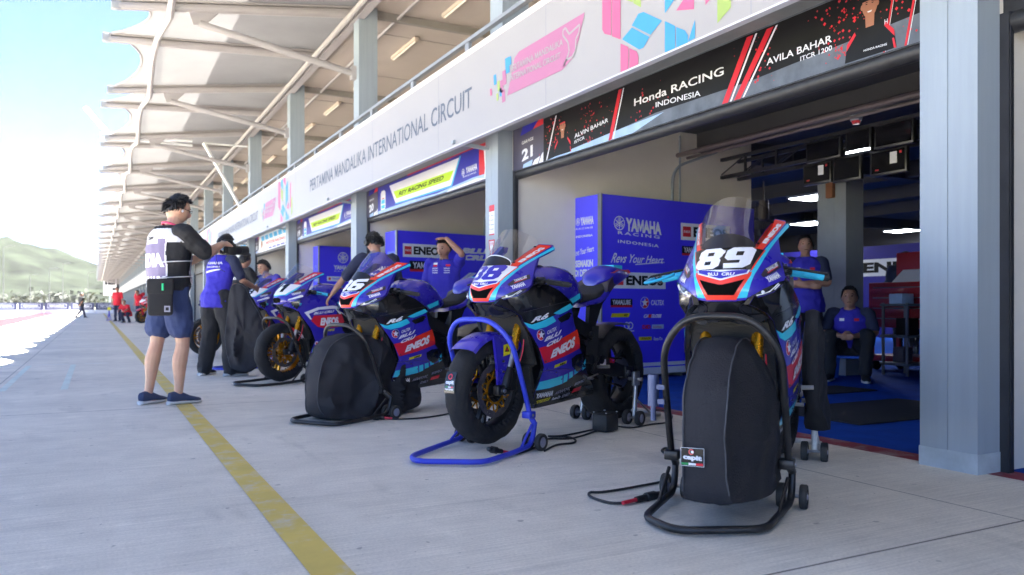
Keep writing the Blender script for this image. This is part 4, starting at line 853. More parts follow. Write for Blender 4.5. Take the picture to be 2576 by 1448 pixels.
        T(bW, 'ENEOS', [(-.33, .58), (-.58, .595), (-.57, .675), (-.345, .665)], 3, .06)
        T(bY, 'MFZ', [(-.42, .515), (-.52, .522), (-.53, .545), (-.43, .538)], 3, .05)
        P(bC, [(-.26, .30), (-.27, .345), (-.45, .355), (-.45, .31)], 2); P(bW, circ(-.30, .39, .022, .022, 14), 2); P(bR, star(-.30, .39, .02), 3); T(bW, 'CALTEX', [(-.33, .378), (-.40, .385), (-.40, .402), (-.33, .396)])
        P(bK, [(-.25, .285), (-.5, .31), (-.735, .396), (-.80, .33), (-.915, .253), (-.95, .199), (-.315, .165), (-.263, .218)], 1)
        T(bC, 'R3', [(-.03, .79), (-.12, .80), (-.135, .83), (-.05, .82)], 3, .06)
        T(bW, 'YAMAHA', [(-.45, .235), (-.62, .25), (-.62, .285), (-.45, .268)], 3, .05)
    return g.mesh('side_fairing', FM, 40)
def nose_fairing(kind, num, numcol, platecol):
    g = G(); st = .012
    g.mat(bB).poly(NOSEF, fN(), st).rim(NOSEF, fN(), lambda y, z: (nose_x(y, z)-.03, y*.96*NY, z))
    P = lambda c, L, d=1: g.mat(c).poly(L, fN(d), st)
    def P2(c, L, d=1): P(c, L, d); P(c, mir(L), d)
    half = lambda L: L+mir(L)
    if kind == 'six':
        P2(bC, [(.050, .824), (.088, .828), (.108, .915), (.125, .965), (.1405, 1.02), (.160, 1.08), (.184, 1.14), (.178, 1.156), (.152, 1.085), (.128, 1.025), (.10, .945), (.072, .87)], 1)
        P2(bO, [(.122, 1.022), (.148, 1.085), (.173, 1.16), (.142, 1.164), (.12, 1.11), (.10, 1.047), (.085, 1.02)], 1.2)
        P(bO, half([(.004, .818), (.052, .818), (.098, .915), (.1, .93), (.004, .905)]), 1.6)
        P(bI, half([(.004, .837), (.045, .837), (.079, .90), (.04, .888), (.004, .879)]), 2.4)
        P(platecol, half([(.003, .925), (.094, .937), (.126, 1.022), (.09, 1.03)]), 1.8)
        P2(bO, [(.094, .935), (.099, .935), (.131, 1.022), (.126, 1.022)], 2)
        P(bW, half([(.002, .896), (.088, .922), (.094, .938), (.003, .938)]), 2.2); P(bB, half([(.002, .903), (.083, .926), (.088, .938), (.05, .936), (.003, .93)]), 2.9)
        g.mat(bW).quadtext('BLU CRU', [(-.042, .914), (.042, .914), (.046, .927), (-.046, .927)][::1], lambda y, z: fN(4)(y, z), st, .04)
        arch = [(.105*math.cos(a), 1.026+.062*math.sin(a)) for a in [PI*i/16 for i in range(17)]]
        for s in (1, -1):
            X = lambda L: L if s > 0 else [L[1], L[0], L[3], L[2]]
            F = fNs(s, 2.5)
            L = [(-.018, .918), (-.06, .945), (-.165, .98), (-.158, .952), (-.02, .908)]
            g.mat(bS).poly(L, fNs(s, 1.2), st)
            g.mat(bW).quadtext('YAMAHA', X([(-.025, .887), (-.108, .912), (-.113, .935), (-.025, .908)]), F, st, .06)
            g.mat(bR).poly([(-.055, .924), (-.135, .953), (-.135, .957), (-.055, .929)], fNs(s, 2)); g.mat(bW).quadtext('YAMALUBE', X([(-.058, .93), (-.138, .957), (-.142, .973), (-.06, .945)]), F, st, .03)
            q = [(.128, 1.05), (.163, 1.145), (.150, 1.147), (.115, 1.052)]
            q = q if s > 0 else [(-.163, 1.145), (-.128, 1.05), (-.115, 1.052), (-.150, 1.147)]
            g.mat(bW).quadtext('ENEOS', q, fN(2.5), st, .06)
            for y, z in ((.105, 1.05), (.135, 1.15)): g.mat(bK).poly([(s*(y+a), z+b) for a, b in circ(0, 0, .004, .005, 8)], fN(2.4))
    else:
        P2(bC, [(.09, .905), (.105, .91), (.138, .965), (.16, 1.08), (.184, 1.14), (.178, 1.156), (.155, 1.08), (.142, 1.022), (.125, .97)], 1)
        P2(bR, [(.118, 1.015), (.146, 1.085), (.175, 1.16), (.142, 1.164), (.12, 1.11), (.10, 1.047), (.085, 1.02)], 1.2)
        P(bW, half([(.003, .905), (.09, .912), (.125, .97), (.142, 1.022), (.09, 1.03)]), 1.8)
        P(bC, half([(.003, .900), (.085, .909), (.088, .917), (.003, .908)]), 2)
        P(bI, half([(.004, .826), (.05, .832), (.062, .87), (.03, .884), (.004, .882)]), 2.4)
        for s in (1, -1):
            X = lambda L: L if s > 0 else [L[1], L[0], L[3], L[2]]
            g.mat(bS).poly([(-.05, .955), (-.17, .985), (-.158, .952), (-.05, .925)], fNs(s, 1.2), st)
            g.mat(bW).poly([(.01, .868), (-.10, .912), (-.12, .912), (-.12, .895), (.015, .855)], fNs(s, 1.6), st).quadtext('YAMAHA', X([(-.02, .905), (-.115, .932), (-.12, .955), (-.025, .928)]), fNs(s, 2.5), st, .05)
            q = [(.128, 1.05), (.163, 1.145), (.150, 1.147), (.115, 1.052)]
            q = q if s > 0 else [(-.163, 1.145), (-.128, 1.05), (-.115, 1.052), (-.150, 1.147)]
            g.mat(bW).quadtext('ENEOS', q, fN(2.5), st, .06)
    if num:
        n = len(num); w = (.092 if num == '38' else .100) if n > 1 else .052; z0, z1 = .943, 1.029
        for outl in (0,):
            for k, ch in enumerate(num):
                O, H = DIGIT[ch]; a = -w+2*w*k/n+.003; b = -w+2*w*(k+1)/n-.003
                m = lambda u, v: (a+(b-a)*u+.018*(v-.5), z0+(z1-z0)*v+.004*(u+k-n/2))
                ex = lambda u, v: m(.5+(u-.5)*1.16, .5+(v-.5)*1.12)
                g.mat(bG if outl else numcol).poly([(ex if outl else m)(*p) for p in O], fN(2.9 if outl else 3.5), st, [[m(*p) for p in h] for h in H] if not outl else [])
                if num == '38' and not outl:
                    for h in H: g.mat(bW).poly([m(*p) for p in h], fN(3.4), st)
    return g.mesh('nose_fairing', FM, 45)
screenS = glass('windscreen_smoked', (.66, .64, .69), .07, .5)
def screen_mesh(dark, white_edge, smoked=False):
    # clear bubble above the number board
    g = G(); L = [(.106, 1.03), (.125, 1.08), (.138, 1.13), (.142, 1.162), (.134, 1.186), (.118, 1.208), (.095, 1.228), (.067, 1.244), (.035, 1.254), (.01, 1.257)]
    F = lambda d: (lambda y, z: (nose_x(y, z)+.006+.0012*d+.02*max(0, 1-(y/.14)**2)*min(1, (z-1.02)/.1), NY*y, z))
    P = L+mir(L); g.mat(0).poly(P, F(0), .014)
    a = lambda r0, r1, n=20: [(r0*math.cos(PI*i/n), 1.03+r1*math.sin(PI*i/n)) for i in range(n+1)]
    if dark: g.mat(1).poly(a(.101, .06), F(1), .014)
    if white_edge: g.mat(2).poly(a(.103, .066)+a(.101, .06)[::-1], F(1.4), .014)
    return g.mesh('windscreen', [screenS if smoked else screenG, darkP, whiteP], 60)
_mc = {}
def cached(k, fn):
    if k not in _mc: _mc[k] = fn()
    return _mc[k]
def wheel_parts(root, name, x, z, R, w, warmer, kind, sprocket=False):
    wh = bpy.data.objects.new(name, None); COL.objects.link(wh); wh.parent = root; wh.location = (x, 0, z); wh.empty_display_size = .1
    def tyre():
        pr = [(R*.73, -w*.40), (R*.80, -w*.47), (R*.88, -w*.5), (R*.95, -w*.42), (R*.985, -w*.25), (R, 0), (R*.985, w*.25), (R*.95, w*.42), (R*.88, w*.5), (R*.80, w*.47), (R*.73, w*.40)]
        return G().lathe(pr, n=48).mesh('tyre', rubber, 60)
    def warm():
        rr = random.Random(4); ph = [rr.uniform(0, 6) for _ in range(6)]; R2 = R*1.045; w2 = w*1.12
        pr = [(R*.70, -w2*.36), (R*.705, -w2*.44), (R*.76, -w2*.49), (R*.84, -w2*.52), (R*.92, -w2*.48), (R2*.965, -w2*.36), (R2*.992, -w2*.2), (R2, 0), (R2*.992, w2*.2), (R2*.965, w2*.36), (R*.92, w2*.48), (R*.84, w2*.52), (R*.76, w2*.49), (R*.705, w2*.44), (R*.70, w2*.36)]
        n = len(pr)-1
        def dp(a, k):
            e = abs(k-n/2)/(n/2)
            return e**2*.007*(math.sin(46*a+ph[0]+2*math.sin(5*a))+.6*math.sin(71*a+ph[1]))+.0025*math.sin(9*a+ph[2])+.002*math.sin(17*a+ph[3]+k)
        return G().lathe(pr, n=180, disp=dp).mesh('tyre_warmer', tyreF, 60)
    link('tyre_warmer' if warmer else 'tyre', cached((name, 'w' if warmer else 't'), warm if warmer else tyre), wh)
    if warmer and name == 'front_wheel':
        def pat():
            g = G(); R2 = R*1.045
            if kind == 'six':
                f = lambda d: (lambda u, v: ((R2+.004+.001*d)*math.cos(v), u*.9, (R2+.004+.001*d)*math.sin(v)))
                g.mat(0).poly(rect(-.05, .02, .035, .40), f(0), .04).mat(1).quadtext('capit', rect(-.042, .16, .026, .245), f(1), .02, .05).quadtext('MAXIMA', rect(-.04, .07, .024, .10), f(1), .02, .04)
                for k, m in enumerate((2, 1, 3)): g.mat(m).poly(rect(-.04+k*.022, .115, -.018+k*.022, .135), f(1), .02)
                ring(g.mat(3), -.01, .31, .018, .007, lambda u, v: f(1)(u, .31+(v-.31)*3), 16)
                g.mat(1).quadtext('capit', [(-.03, 1.60), (.05, 1.60), (.05, 1.48), (-.03, 1.48)], f(1), .03, .05)
            else:
                f = lambda u, v: (u*math.cos(v), .0775, u*math.sin(v))
                q = [(R*.80, .50), (R*.80, 1.25), (R*.94, 1.25), (R*.94, .50)]
                g.mat(1).quadtext('PROJECT', [(R*.93, 2.75), (R*.93, 2.1), (R*.80, 2.1), (R*.80, 2.75)][::1] if False else [(R*.80, 2.85), (R*.80, 2.15), (R*.93, 2.15), (R*.93, 2.85)], f, .02, .05)
                g.mat(3).poly([(R*.82, 2.05), (R*.82, 1.85), (R*.92, 1.85), (R*.92, 2.05)], f, .02)
            return g.mesh('warmer_patch', [blackP, whiteP, M('patch_green', '#1C8A4A', .6), crimP], 60)
        link('warmer_patch', cached((name, kind, 'patch'), pat), wh)
    def rim():
        g = G(); r0 = R*.73
        g.lathe([(r0, -w*.38), (r0*.96, -w*.36), (r0*.93, -w*.25), (r0*.90, 0), (r0*.93, w*.25), (r0*.96, w*.36), (r0, w*.38)], n=40)
        g.lathe([(.012, -.055), (.035, -.055), (.04, -.03), (.04, .03), (.035, .055), (.012, .055)], n=20)
        for k in range(5):
            for d in (-.13, .13):
                a = 2*PI*k/5+d; b = 2*PI*k/5+d*.45
                g.bar((.036*math.cos(b), 0, .036*math.sin(b)), (r0*.93*math.cos(a), 0, r0*.93*math.sin(a)), .02, .028, (0, 1, 0))
        return g.mesh('rim', blkM if kind == 'six' else goldM, 40)
    link('rim', cached((name, kind, 'rim'), rim), wh)
    def disc(r1, r0, y, carrier=True):
        g = G(); g.mat(0)
        for yy in (y-.0025, y+.0025): g.poly(circ(0, 0, r1, n=44), lambda u, v: (u, yy, v), 0, [circ((r1+r0)/2*math.cos(PI/12*k+.1*(k % 2)), (r1+r0)/2*math.sin(PI/12*k+.1*(k % 2)), .005, n=6) for k in range(24)]+[circ(0, 0, r0, n=40)])
        g.lathe([(r1, y-.0025), (r1, y+.0025)], n=44).mat(1)
        if carrier:
            g.lathe([(r0*.58, y-.003), (r0*.58, y+.003), (r0*.68, y+.003), (r0*.68, y-.003), (r0*.58, y-.003)], n=30)
            for k in range(10):
                for d in (-.22, .22):
                    a = 2*PI*k/10; b = a+d; g.bar((r0*.64*math.cos(a), y, r0*.64*math.sin(a)), (r0*1.03*math.cos(b), y, r0*1.03*math.sin(b)), .009, .005, (0, 1, 0))
                g.sphere((r0*1.03*math.cos(2*PI*k/10+.31), y, r0*1.03*math.sin(2*PI*k/10+.31)), .008, 8, 6)
        else: g.lathe([(.045, y-.004), (.045, y+.004), (r0, y+.003), (r0, y-.003)], n=30)
        return g.mesh('brake_disc', [M('disc_steel', (.16, .15, .15), .4, .85, var=.3, scale=30), goldM if carrier else blkM], 30)
    if sprocket:
        link('brake_disc', cached('rdisc', lambda: disc(.11, .07, -.075, False)), wh)
        def spr():
            g = G(); y = .085; t = 44
            g.poly([((.108 if i % 2 else .115)*math.cos(PI*i/t), (.108 if i % 2 else .115)*math.sin(PI*i/t)) for i in range(2*t)], lambda u, v: (u, y, v), 0, [circ(0, 0, .06, n=20)])
            g.lathe([(.06, y-.02), (.06, y), (.105, y), (.105, y-.006)], n=30); return g.mesh('sprocket', steelM, 30)
        link('sprocket', cached('spr', spr), wh)
    else:
        for s in (1, -1): link('brake_disc', cached(('fd', s), lambda s=s: disc(.158, .118, s*.064)), wh)
    return wh
def loft(g, secs, n=20, flat=.0):   # secs: (x, half width, z bottom, z top, exponent)
    R = []
    for x, hw, zb, zt, e in secs:
        c = (zb+zt)/2; h = (zt-zb)/2; r = []
        for j in range(n):
            a = 2*PI*j/n; ca, sa = math.cos(a), math.sin(a)
            r.append((x, hw*math.copysign(abs(ca)**(2/e), ca), c+h*math.copysign(abs(sa)**(2/e), sa)))
        R.append(r)
    return g.rings(R)
def motorcycle(label, loc, head, kind='six', num='', numcol=bW, platecol=bK, grip='black', fwarm=True, rwarm=True, fender=True, dark=True, wedge=False, group=None, mats=None, guard=False):
    t = thing('motorcycle', label, 'motorcycle', loc, head, group or 'race motorcycles parked outside the garages')
    A = lambda name, key, fn: link(name, cached(key, fn), t)
    wheel_parts(t, 'front_wheel', 0, .30, .30, .125, fwarm, kind); wheel_parts(t, 'rear_wheel', -1.375, .315, .322, .19, rwarm, kind, True)
    for s in (1, -1): A('side_fairing', ('side', s, kind), lambda: side_fairing(s, kind))
    nf = A('nose_fairing', ('nose', kind, num), lambda: nose_fairing(kind, num, numcol, platecol))
    if kind == 'six':
        for s in (1, -1):
            def hl():
                g = G(); L = [(.1, .8235), (.135, .8345), (.171, .8515), (.197, .884), (.199, .897), (.187, .892), (.14, .863), (.118, .846)]
                L = L if s > 0 else mir(L); g.mat(0).poly(L, fN(1.6), .01).mat(1)
                for pth in ([(.118, .836), (.138, .842), (.158, .852)], [(.158, .852), (.168, .864), (.182, .884)], [(.172, .860), (.186, .880)]):
                    g.tube([fN(2.6)(s*y, z) for y, z in pth], .0022, 6)
                g.sphere(fN(2)(s*.137, .849), (.006, .008, .007), 8, 6); return g.mesh('headlight', [lensM, drlM], 40)
            o = link('headlight', cached(('hl', s), hl), nf)
    A('windscreen', ('scr', dark, wedge, kind, guard), lambda: screen_mesh(dark, wedge, guard))
    def cowl():          # black lower cowl and ram-air mouths under the nose
        g = G(); L = [(0.0, .735), (.09, .715), (.15, .745), (.185, .80), (.19, .87), (.13, .84), (.09, .825), (0, .815)]
        F = lambda y, z: (nose_x(y, z)-.018-.25*max(0, .80-z), NY*y, z)
        g.mat(0).poly(L[1:-1]+[(0.02, .815), (0.02, .73)], F, .014).poly(mir(L[1:-1]+[(0.02, .815), (0.02, .73)]), F, .014)
        for s in (1, -1): g.mat(1).poly([(s*(.105+a), .785+b) for a, b in circ(0, 0, .043, .026, 18)], lambda y, z: (F(y, z)[0]+.006, y, z), .014)
        g.mat(0).poly(rect(-.021, .735, .021, .82), F, .014)
        g.mat(2).box(-.22, -.06, -.10, .10, .74, .83).box(-.30, -.16, -.13, .13, .83, .97)
        for s in (1, -1): g.tube([F(s*y, z) for y, z in spline2([(.06, .79), (.1, .812), (.148, .79), (.13, .765), (.08, .765), (.06, .79)])], .003, 6)
        return g.mesh('lower_cowl', [blackP, darkP, intakeP], 40)
    A('lower_cowl', ('cowl',), cowl)
    def dash(): return G().rbox(-.235, -.205, -.06, .06, .985, 1.06, .008).tube([(-.22, 0, 1.0), (-.28, 0, .93)], .012, 6).mesh('dashboard', blkM, 35)
    A('dashboard', 'dash', dash)
    def inner():         # dark inner panels and engine filling the space between the fairing sides
        g = G(); loft(g, [(-.30, .11, .28, .62, 3), (-.45, .125, .20, .70, 3), (-.62, .135, .20, .74, 3), (-.80, .135, .24, .74, 4), (-.90, .11, .30, .62, 4)])
        for s in (1, -1):
            L = [(-.14, .90), (-.35, .915), (-.55, .82), (-.62, .74), (-.50, .74), (-.30, .80)]
            g.prism(L, lambda x, z: (x, s*(side_y(x, z)-.012), z), lambda x, z: (x, s*.08, z+.01))
            g.bar((-.26, s*.10, .86), (-.92, s*.13, .60), .04, .09)
            g.bar((-.92, s*.13, .66), (-.90, s*.12, .36), .05, .09)
        for x, z, r in ((-.86, .44, .03), (-.80, .55, .022), (-.88, .60, .022)):
            g.lathe([(0, .17), (r, .17), (r, .12), (0, .12)], (x, 0, z), (0, 1, 0), 14)
        return g.mesh('engine_block', blkM, 40)
    A('engine_block', 'engine', inner)
    def rad():
        g = G()
        def slab(z0, z1, x0, x1, hw): g.prism(rect(-hw, 0, hw, 1), lambda u, v: (x0+(x1-x0)*v, u, z0+(z1-z0)*v), lambda u, v: (x0+(x1-x0)*v-.03, u, z0+(z1-z0)*v))
        slab(.44, .73, -.235, -.125, .17); slab(.20, .425, -.265, -.215, .145); g.box(-.25, -.21, -.16, .16, .427, .438)
        return g.mesh('radiator', radM, 0)
    A('radiator', 'rad', rad)
    def tank():
        g = G(); loft(g, [(-.385, .05, .86, .95, 2.2), (-.42, .10, .82, 1.0, 2.4), (-.48, .145, .78, 1.035, 2.6), (-.57, .168, .76, 1.05, 2.7), (-.66, .172, .76, 1.04, 2.7), (-.74, .155, .77, 1.0, 2.5), (-.80, .125, .79, .95, 2.3), (-.86, .10, .80, .90, 2.2)], 28)
        g.mat(1).lathe([(0, .006), (.03, .006), (.035, 0)], (-.50, 0, 1.042), (-.2, 0, 1), 20).mat(2)
        for s in (1, -1):
            L = [(-.60, .832), (-.73, .874), (-.735, .84), (-.63, .805)]; g.poly(L, lambda x, z: (x, s*(.168-.1*max(0, -x-.66)-.35*(z-.86)**2+.006), z))
            g.mat(1).prism([(-.66, .99), (-.73, .95), (-.74, .88), (-.69, .86), (-.65, .9)], lambda x, z: (x, s*(.165-.9*max(0, -x-.66)-1.6*(z-.90)**2+.008), z), lambda x, z: (x, s*.11, z)).mat(2)
        return g.mesh('fuel_tank', [blueP, blackP, cyanP], 50)
    A('fuel_tank', ('tank', kind), tank)
    def seat(): 
        g = G(); loft(g, [(-.80, .09, .80, .90, 3), (-.88, .115, .81, .875, 3.5), (-1.0, .125, .83, .88, 3.5), (-1.10, .12, .85, .92, 3), (-1.16, .09, .89, .99, 2.6)], 20); return g.mesh('seat', seatM, 50)
    A('seat', 'seat', seat)
    def tail():
        g = G(); g.mat(0); loft(g, [(-.92, .10, .78, .84, 3), (-1.05, .135, .80, .865, 3), (-1.14, .135, .83, .94, 2.6)], 20)
        loft(g, [(-1.11, .055, .93, .985, 2.1), (-1.16, .105, .90, 1.05, 2.3), (-1.25, .115, .90, 1.078, 2.5), (-1.36, .10, .93, 1.075, 2.4), (-1.47, .075, .97, 1.06, 2.3), (-1.56, .045, 1.0, 1.045, 2.2), (-1.585, .02, 1.015, 1.035, 2)], 22)
        g.mat(1)
        for s in (1, -1):
            g.prism([(-1.10, .885), (-1.13, .95), (-1.30, 1.035), (-1.57, 1.055), (-1.585, 1.03), (-1.36, .985), (-1.2, .90)], lambda x, z: (x, s*(.118+(x+1.2)*.23), z), lambda x, z: (x, s*.03, z))
        g.mat(2)
        for s in (1, -1): g.prism([(-1.20, 1.02), (-1.30, 1.045), (-1.56, 1.058), (-1.59, 1.035), (-1.42, 1.02)], lambda x, z: (x, s*(.122+(x+1.2)*.23), z), lambda x, z: (x, s*.04, z))
        g.mat(3).prism([(-1.32, -.06), (-1.46, -.045), (-1.46, .045), (-1.32, .06)], lambda u, v: (u, v, 1.083), lambda u, v: (u, v, 1.05)).mat(4)
        for s in (1, -1): g.prism([(-.95, .82), (-1.12, .87), (-1.25, .92), (-1.10, .80), (-1.0, .62), (-.93, .60)], lambda x, z: (x, s*.10, z), lambda x, z: (x, s*.07, z))
        return g.mesh('tail_fairing', [blueP, brnP, redP, cyanP, blkM], 45)
    A('tail_fairing', ('tail', kind), tail)
    def fork(s):
        g = G(); top = Vector((-.265, s*.105, .955)); ax = Vector((-.03, s*.105, .30)); P = lambda k: top.lerp(ax, k)
        g.mat(0).tube([P(.02), P(.62)], .0265, 14).tube([P(.60), P(.64)], .030, 14).mat(1).tube([P(.63), P(.80)], .021, 12).mat(2).tube([P(.80), P(.90), P(.98)], [.024, .032, .028], 12)
        g.rbox(-.07, .045, s*.105-.025, s*.105+.02, .275, .335, .012).lathe([(0, s*.03), (.02, s*.03), (.024, s*.02), (.024, -s*.01)], (0, s*.105, .30), (0, 1, 0), 16).mat(1).lathe([(0, s*.034), (.012, s*.034), (.014, s*.028)], (0, s*.105, .30), (0, 1, 0), 8)
        g.mat(2).rbox(-.155, -.095, s*.075-.028, s*.075+.03, .29, .42, .012).tube(spline([(-.13, s*.11, .40), (-.17, s*.13, .55), (-.20, s*.12, .70)]), .006, 6).mat(3).tube(spline([(-.12, s*.13, .42), (-.16, s*.14, .52), (-.19, s*.13, .64)]), .004, 5)
        return g.mesh('fork', [goldM, steelM, blkM, crimP], 40)
    for s in (1, -1): A('fork', ('fork', s), lambda: fork(s))
    A('triple_clamp', 'clamp', lambda: G().rbox(-.31, -.22, -.13, .13, .90, .93, .012).rbox(-.25, -.16, -.13, .13, .72, .76, .012).mesh('triple_clamp', blkM, 35))
    def hb(s):
        g = G(); a, b, c = Vector((-.275, s*.115, .945)), Vector((-.295, s*.20, .94)), Vector((-.36, s*.355, .915))
        g.tube([a, b, c], .0115, 10).tube([(-.26, s*.105, .925), (-.26, s*.105, .965)], .034, 14).rbox(-.30, -.265, s*.185-.02, s*.185+.025, .92, .965, .006)
        g.tube(spline([(-.24, s*.2, .955), (-.22, s*.26, .945), (-.245, s*.37, .925)]), .0065, 6).tube(spline([(-.25, s*.17, .95), (-.18, s*.12, .93), (-.2, s*.03, .86)]), .006, 6).tube(spline([(-.28, s*.22, .94), (-.2, s*.17, .90), (-.25, s*.1, .78)]), .005, 6)
        if s < 0: g.lathe([(0, 0), (.018, 0), (.02, .035), (0, .037)], (-.24, s*.165, .965), (0, 0, 1), 12)
        g.sphere((-.285, s*.16, .955), .014, 8, 6); return g.mesh('handlebar', blkM, 40)
    for s in (1, -1):
        h = A('handlebar', ('hb', s), lambda: hb(s))
        def gr():
            b, c = Vector((-.302, s*.222, .9365)), Vector((-.354, s*.343, .917)); d = (c-b).normalized(); g = G()
            g.tube([b, b+d*.004, b+d*.005, c], [.021, .021, .0165, .0165], 12)
            if grip != 'black': g.mat(1).tube([c, c+d*.022], .0165, 10)
            return g.mesh('grip', [gripC if grip == 'cyan' else gripB, gripB], 40)
        link('grip', cached(('grip', s, grip), gr), h)
        if guard:
            def lg(): return G().tube(spline([(-.30, s*.375, .92), (-.25, s*.395, .90), (-.195, s*.36, .90), (-.17, s*.29, .915), (-.175, s*.245, .935)]), [.012]*24+[.009], 8, flat=.6).mesh('lever_guard', M('guard_cyan', '#1798C4', .4, coat=.3), 40)
            if s < 0: link('lever_guard', cached(('lg', s), lg), h)
    def swing():
        g = G()
        for s in (1, -1):
            g.prism([(-.84, .47), (-1.05, .45), (-1.43, .345), (-1.43, .285), (-1.20, .30), (-.84, .38)], lambda x, z: (x, s*.125, z), lambda x, z: (x, s*.095, z))
            g.rbox(-1.45, -1.35, s*.10-.012+s*.02, s*.10+.012+s*.03, .275, .36, .006)
        g.box(-.95, -.86, -.12, .12, .38, .47).tube([(-.98, 0, .46), (-.90, 0, .68)], .035, 10)
        g.mat(1).tube([(-1.375, -.15, .315), (-1.375, .15, .315)], .014, 10).lathe([(0, .155), (.02, .155), (.022, .13)], (-1.375, 0, .315), (0, 1, 0), 6)
        g.mat(2).prism([(-1.02, .43), (-1.11, .425), (-1.11, .385), (-1.02, .39)], lambda x, z: (x, .1265, z), lambda x, z: (x, .1, z))
        g.mat(3).quadtext('DID', [(-1.16, .40), (-1.22, .39), (-1.22, .42), (-1.16, .43)], lambda x, z: (x, .127, z), 0, .05).mat(4)
        for z in (.36, .44): g.bar((-.80, .088, z+.02 if z > .4 else z+.0), (-1.375, .088, .315+(.1 if z > .4 else -.1)), .012, .014)
        return g.mesh('swingarm', [blkM, steelM, whiteP, crimP, M('chain_dark', (.06, .05, .035), .5, .7, var=.5, scale=150)], 35)
    A('swingarm', 'swing', swing)
    def hug(): return G().lathe([(.355, -.10), (.36, -.05), (.362, 0), (.36, .05), (.355, .10)], (0, 0, 0), (0, 1, 0), 14, PI*.25, PI*.62).mesh('hugger', cfM, 50)
    h = A('hugger', 'hug', hug); h.location = (-1.375, 0, .315)
    def foot(s):
        g = G(); g.prism([(-.88, .40), (-.97, .42), (-1.0, .36), (-.94, .33), (-.88, .35)], lambda x, z: (x, s*.16, z), lambda x, z: (x, s*.145, z)).mat(1).tube([(-.95, s*.16, .385), (-.955, s*.25, .39)], .0115, 10).tube([(-.93, s*.175, .34), (-.80, s*.18, .32)], .006, 8).tube([(-.80, s*.18, .32), (-.80, s*.22, .32)], .009, 8).mat(0).tube([(-.86, s*.17, .36), (-.96, s*.17, .45)], .006, 6).lathe([(0, s*.01), (.03, s*.01), (.03, 0)], (-1.0, s*.155, .43), (0, 1, 0), 14)
        return g.mesh('footrest', [blkM, steelM], 35)
    for s in (1, -1): A('footrest', ('foot', s), lambda: foot(s))
    def exh(): return G().tube(spline([(-.40, -.12, .25), (-.7, -.14, .24), (-.95, -.17, .30), (-1.05, -.19, .36)]), .03, 12).tube([(-1.05, -.19, .36), (-1.08, -.195, .375), (-1.40, -.23, .50), (-1.43, -.233, .51)], [.035, .055, .055, .04], 16).mesh('exhaust', M('titanium', (.22, .20, .20), .35, .8, var=.3), 40)
    A('exhaust', 'exh', exh)
    if fender:
        def fen():
            g = G(); g.mat(0).lathe([(.305, -.095), (.325, -.088), (.338, -.06), (.343, 0), (.338, .06), (.325, .088), (.305, .095)], (0, 0, .30), (0, 1, 0), 20, PI*.26, PI*.80)
            for s in (1, -1):
                L = [(-.21, .56), (-.10, .615), (-.02, .625), (.06, .612), (.045, .53), (.03, .44), (.02, .335), (-.045, .33), (-.075, .42), (-.12, .50)]
                g.mat(0).prism(L, lambda x, z: (x, s*(.098+.012*math.sin((z-.3)*9)), z), lambda x, z: (x, s*.088, z))
                q = [(-.085, .575), (-.02, .565), (-.015, .50), (-.08, .51)]
                ff_ = lambda d: (lambda x, z: (x, s*(.1+.012*math.sin((z-.3)*9)+.001*d), z))
                g.mat(1).poly(q, ff_(1), .02).mat(2).poly(star(-.05, .537, .024, 3, .5), ff_(2)).mat(3).poly(circ(-.05, .537, .008, n=10), ff_(3)).mat(2)
                for z in (.47, .41): g.sphere((-.02, s*.11, z), (.013, .006, .008), 8, 6)
            return g.mesh('front_fender', [blueP, yelP, blkM, crimP], 45)
        A('front_fender', 'fender', fen)
    return t
HD = lambda a, b: math.atan2(b, a)
motorcycle('blue race bike numbered 89, nearest the camera, with cyan grips', (2.2375, 2.4529, .04), math.radians(216.5), 'six', '89', bW, bK, 'cyan', False, True, False, True, False, guard=True)
motorcycle('blue race bike numbered 38 on a white plate, bare front wheel in a tyre warmer', (2.04, 4.235, .04), HD(-.915, -.403), 'six', '38', bB, bW, 'black', True, True, True, True, True)
motorcycle('blue race bike numbered 36 on a black plate, front wheel under a black cover', (1.706, 5.876, 0), HD(-.93, -.36), 'six', '36', bW, bK, 'black', False, True, False, True, False)
motorcycle('smaller blue race bike numbered 71 on a white nose, with cyan grips', (1.773, 8.77, .03), HD(-.89, -.37), 'three', '71', bK, bW, 'cyan', True, False, False, False, False)
motorcycle('smaller blue race bike numbered 8, behind the one numbered 71', (1.84, 11.0, .03), HD(-.89, -.37), 'three', '8', bK, bW, 'cyan', True, False, False, False, False)
motorcycle('blue and white race bike half hidden behind the mechanic in blue', (1.55, 13.6, .03), HD(-.89, -.37), 'three', '', bK, bW, 'black', False, False, False, False, False)

for x, y, l in ((1.75, 38.0, 'red race bike far down the lane, the nearer of the two red ones'), (1.9, 41.5, 'red race bike far down the lane, the farther of the two red ones')):
    t = motorcycle(l, (x, y, .03), HD(-.85, -.5), 'three', '', bK, bW, 'black', False, False, True, False, False, group='red race bikes far down the lane')
    for o in [t]+list(t.children_recursive):
        for sl_ in o.material_slots:
            if sl_.material in (blueP, cyanP, navP): sl_.link = 'OBJECT'; sl_.material = crimP
